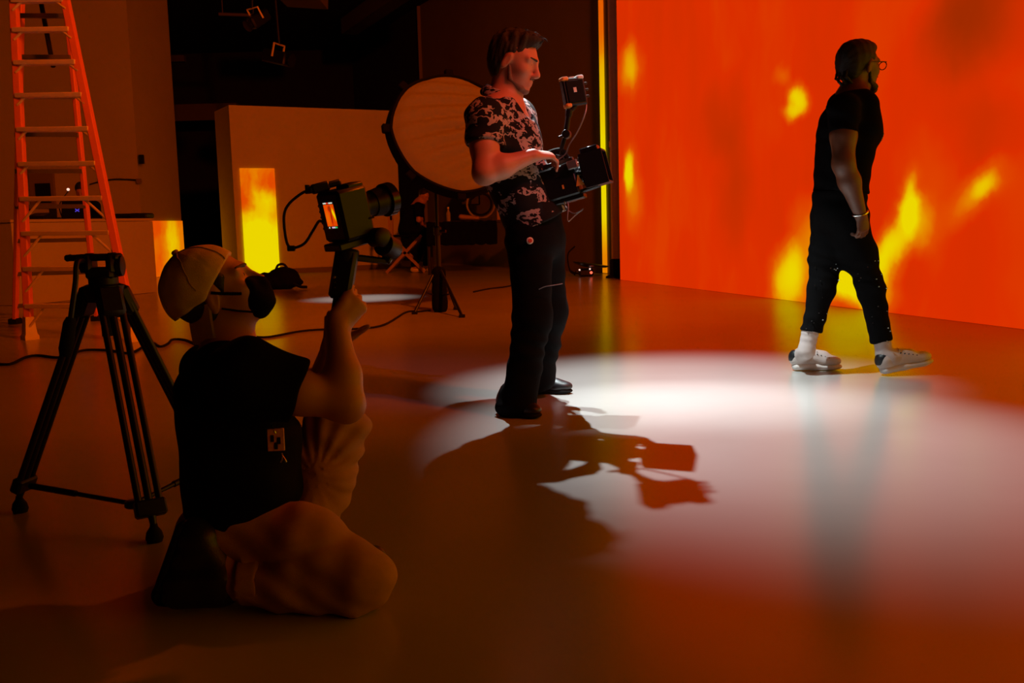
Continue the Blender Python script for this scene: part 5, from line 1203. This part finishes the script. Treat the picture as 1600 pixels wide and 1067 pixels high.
    for sh, el, kn, an in shs:
        u = Body(); u.cone(V(an[0]-.03, an[1], .06), V(an[0]+.17, an[1], .045), .055, .045, .03); u.cut(V(0, 0, .003), (0, 0, -1), an, .5); u.mesh('shoe', M['white_leather'], .014, root)
    h = Body(); h.ell(P(-.024, 0, .045), (.103, .083, .088), hf, .02); h.ell(P(.06, 0, -.03), (.07, .1, .07), hf, .01, 's'); h.mesh('hair', M['hair_black'], .012, root)
    # woman or man working behind the counter: only the head and shoulders show above the laptop
    pb = on_counter(126, 1.35); base = V(pb[0], pb[1], 0); hc = at(127, 299, base[1]); root = thing('person', base, 'dark-haired person in black standing behind the counter laptop', 'person')
    hf = frame(V(.15, -.93, -.35)); b = Body(); P = head_prims(b, hc, hf, 1.0); nk = hc+V(0, .05, -.15); ch = nk-V(0, -.03, .30); pel = V(ch[0], ch[1]+.02, .90)
    b.cone(P(-.03, 0, -.04), nk, .06, .07, .03); b.seg(nk-V(0, 0, .08), ch, (.16, .09), (.16, .11), V(1, 0, 0), .05); b.seg(ch, pel, (.15, .11), (.16, .12), V(1, 0, 0), .05)
    ar = []
    for s_ in (-1, 1):
        sh = nk+V(s_*.18, 0, -.08); el = sh+V(s_*.06, -.05, -.27); wr = el+V(-s_*.08, -.24, .0); b.cone(nk, sh, .06, .06, .05); b.chain([sh, el, wr], [.055, .045, .03], .03); hand(b, wr, V(-s_*.2, -.95, -.1), V(0, 0, -1), -s_); hp_ = pel+V(s_*.09, 0, -.02); b.chain([hp_, hp_*V(1, 1, .5), hp_*V(1, 1, .09)], [.09, .06, .045], .04); q = hp_*V(1, 1, .06); b.cone(q, q+V(0, -.15, -.01), .04, .03, .03); ar.append((sh, el, hp_))
    b.mesh('body', M['skin_tan'], .016, root)
    c_ = Body(); c_.seg(nk-V(0, 0, .08), ch, (.17, .10), (.18, .13), V(1, 0, 0), .05); c_.seg(ch, pel, (.17, .13), (.18, .14), V(1, 0, 0), .05)
    for sh, el, hp_ in ar: c_.cone(nk-V(0, 0, .05), sh, .06, .075, .05); c_.cone(sh, el, .075, .06, .04, flat=True)
    c_.mesh('shirt', M['black_cloth'], .018, root)
    t = Body()
    for sh, el, hp_ in ar: t.chain([hp_, hp_*V(1, 1, .5), hp_*V(1, 1, .10)], [.12, .085, .07], .04)
    t.mesh('trousers', M['denim_black'], .018, root)
    for sh, el, hp_ in ar: u = Body(); u.cone(V(hp_[0], hp_[1]+.04, .06), V(hp_[0], hp_[1]-.17, .045), .05, .045, .03); u.cut(V(0, 0, .003), (0, 0, -1), hp_, 1.5); u.mesh('shoe', M['black_leather'], .014, root)
    h = Body(); h.ell(P(-.022, 0, .05), (.108, .092, .098), hf, .02); h.ell(P(.075, 0, -.045), (.07, .07, .09), hf, .01, 's'); h.mesh('hair', M['hair_black'], .010, root)
    # small round lamp glint beside the head
    p = on_counter(98, .86); root = thing('desk_lamp', p, 'small dark desk lamp with lit bulb left of the laptop', 'lamp'); q = at(106.5, 296, p[1]); m = MB(); m.lathe(p, (0, 0, 1), [(0, .07), (.015, .07), (.02, .012)], 14); m.build('base', M['black_plastic'], root)
    m = MB(); m.tube(spline([p+V(0, 0, .015), p+V(-.03, 0, .22), q+V(-.02, .03, -.03), q+V(0, .03, 0)]), .008, 6); m.build('stem', M['black_plastic'], root); b = Body(); b.ell(q, (.022, .022, .022), None, .01); b.mesh('bulb', M['led_white'], .006, root)
far_corner()
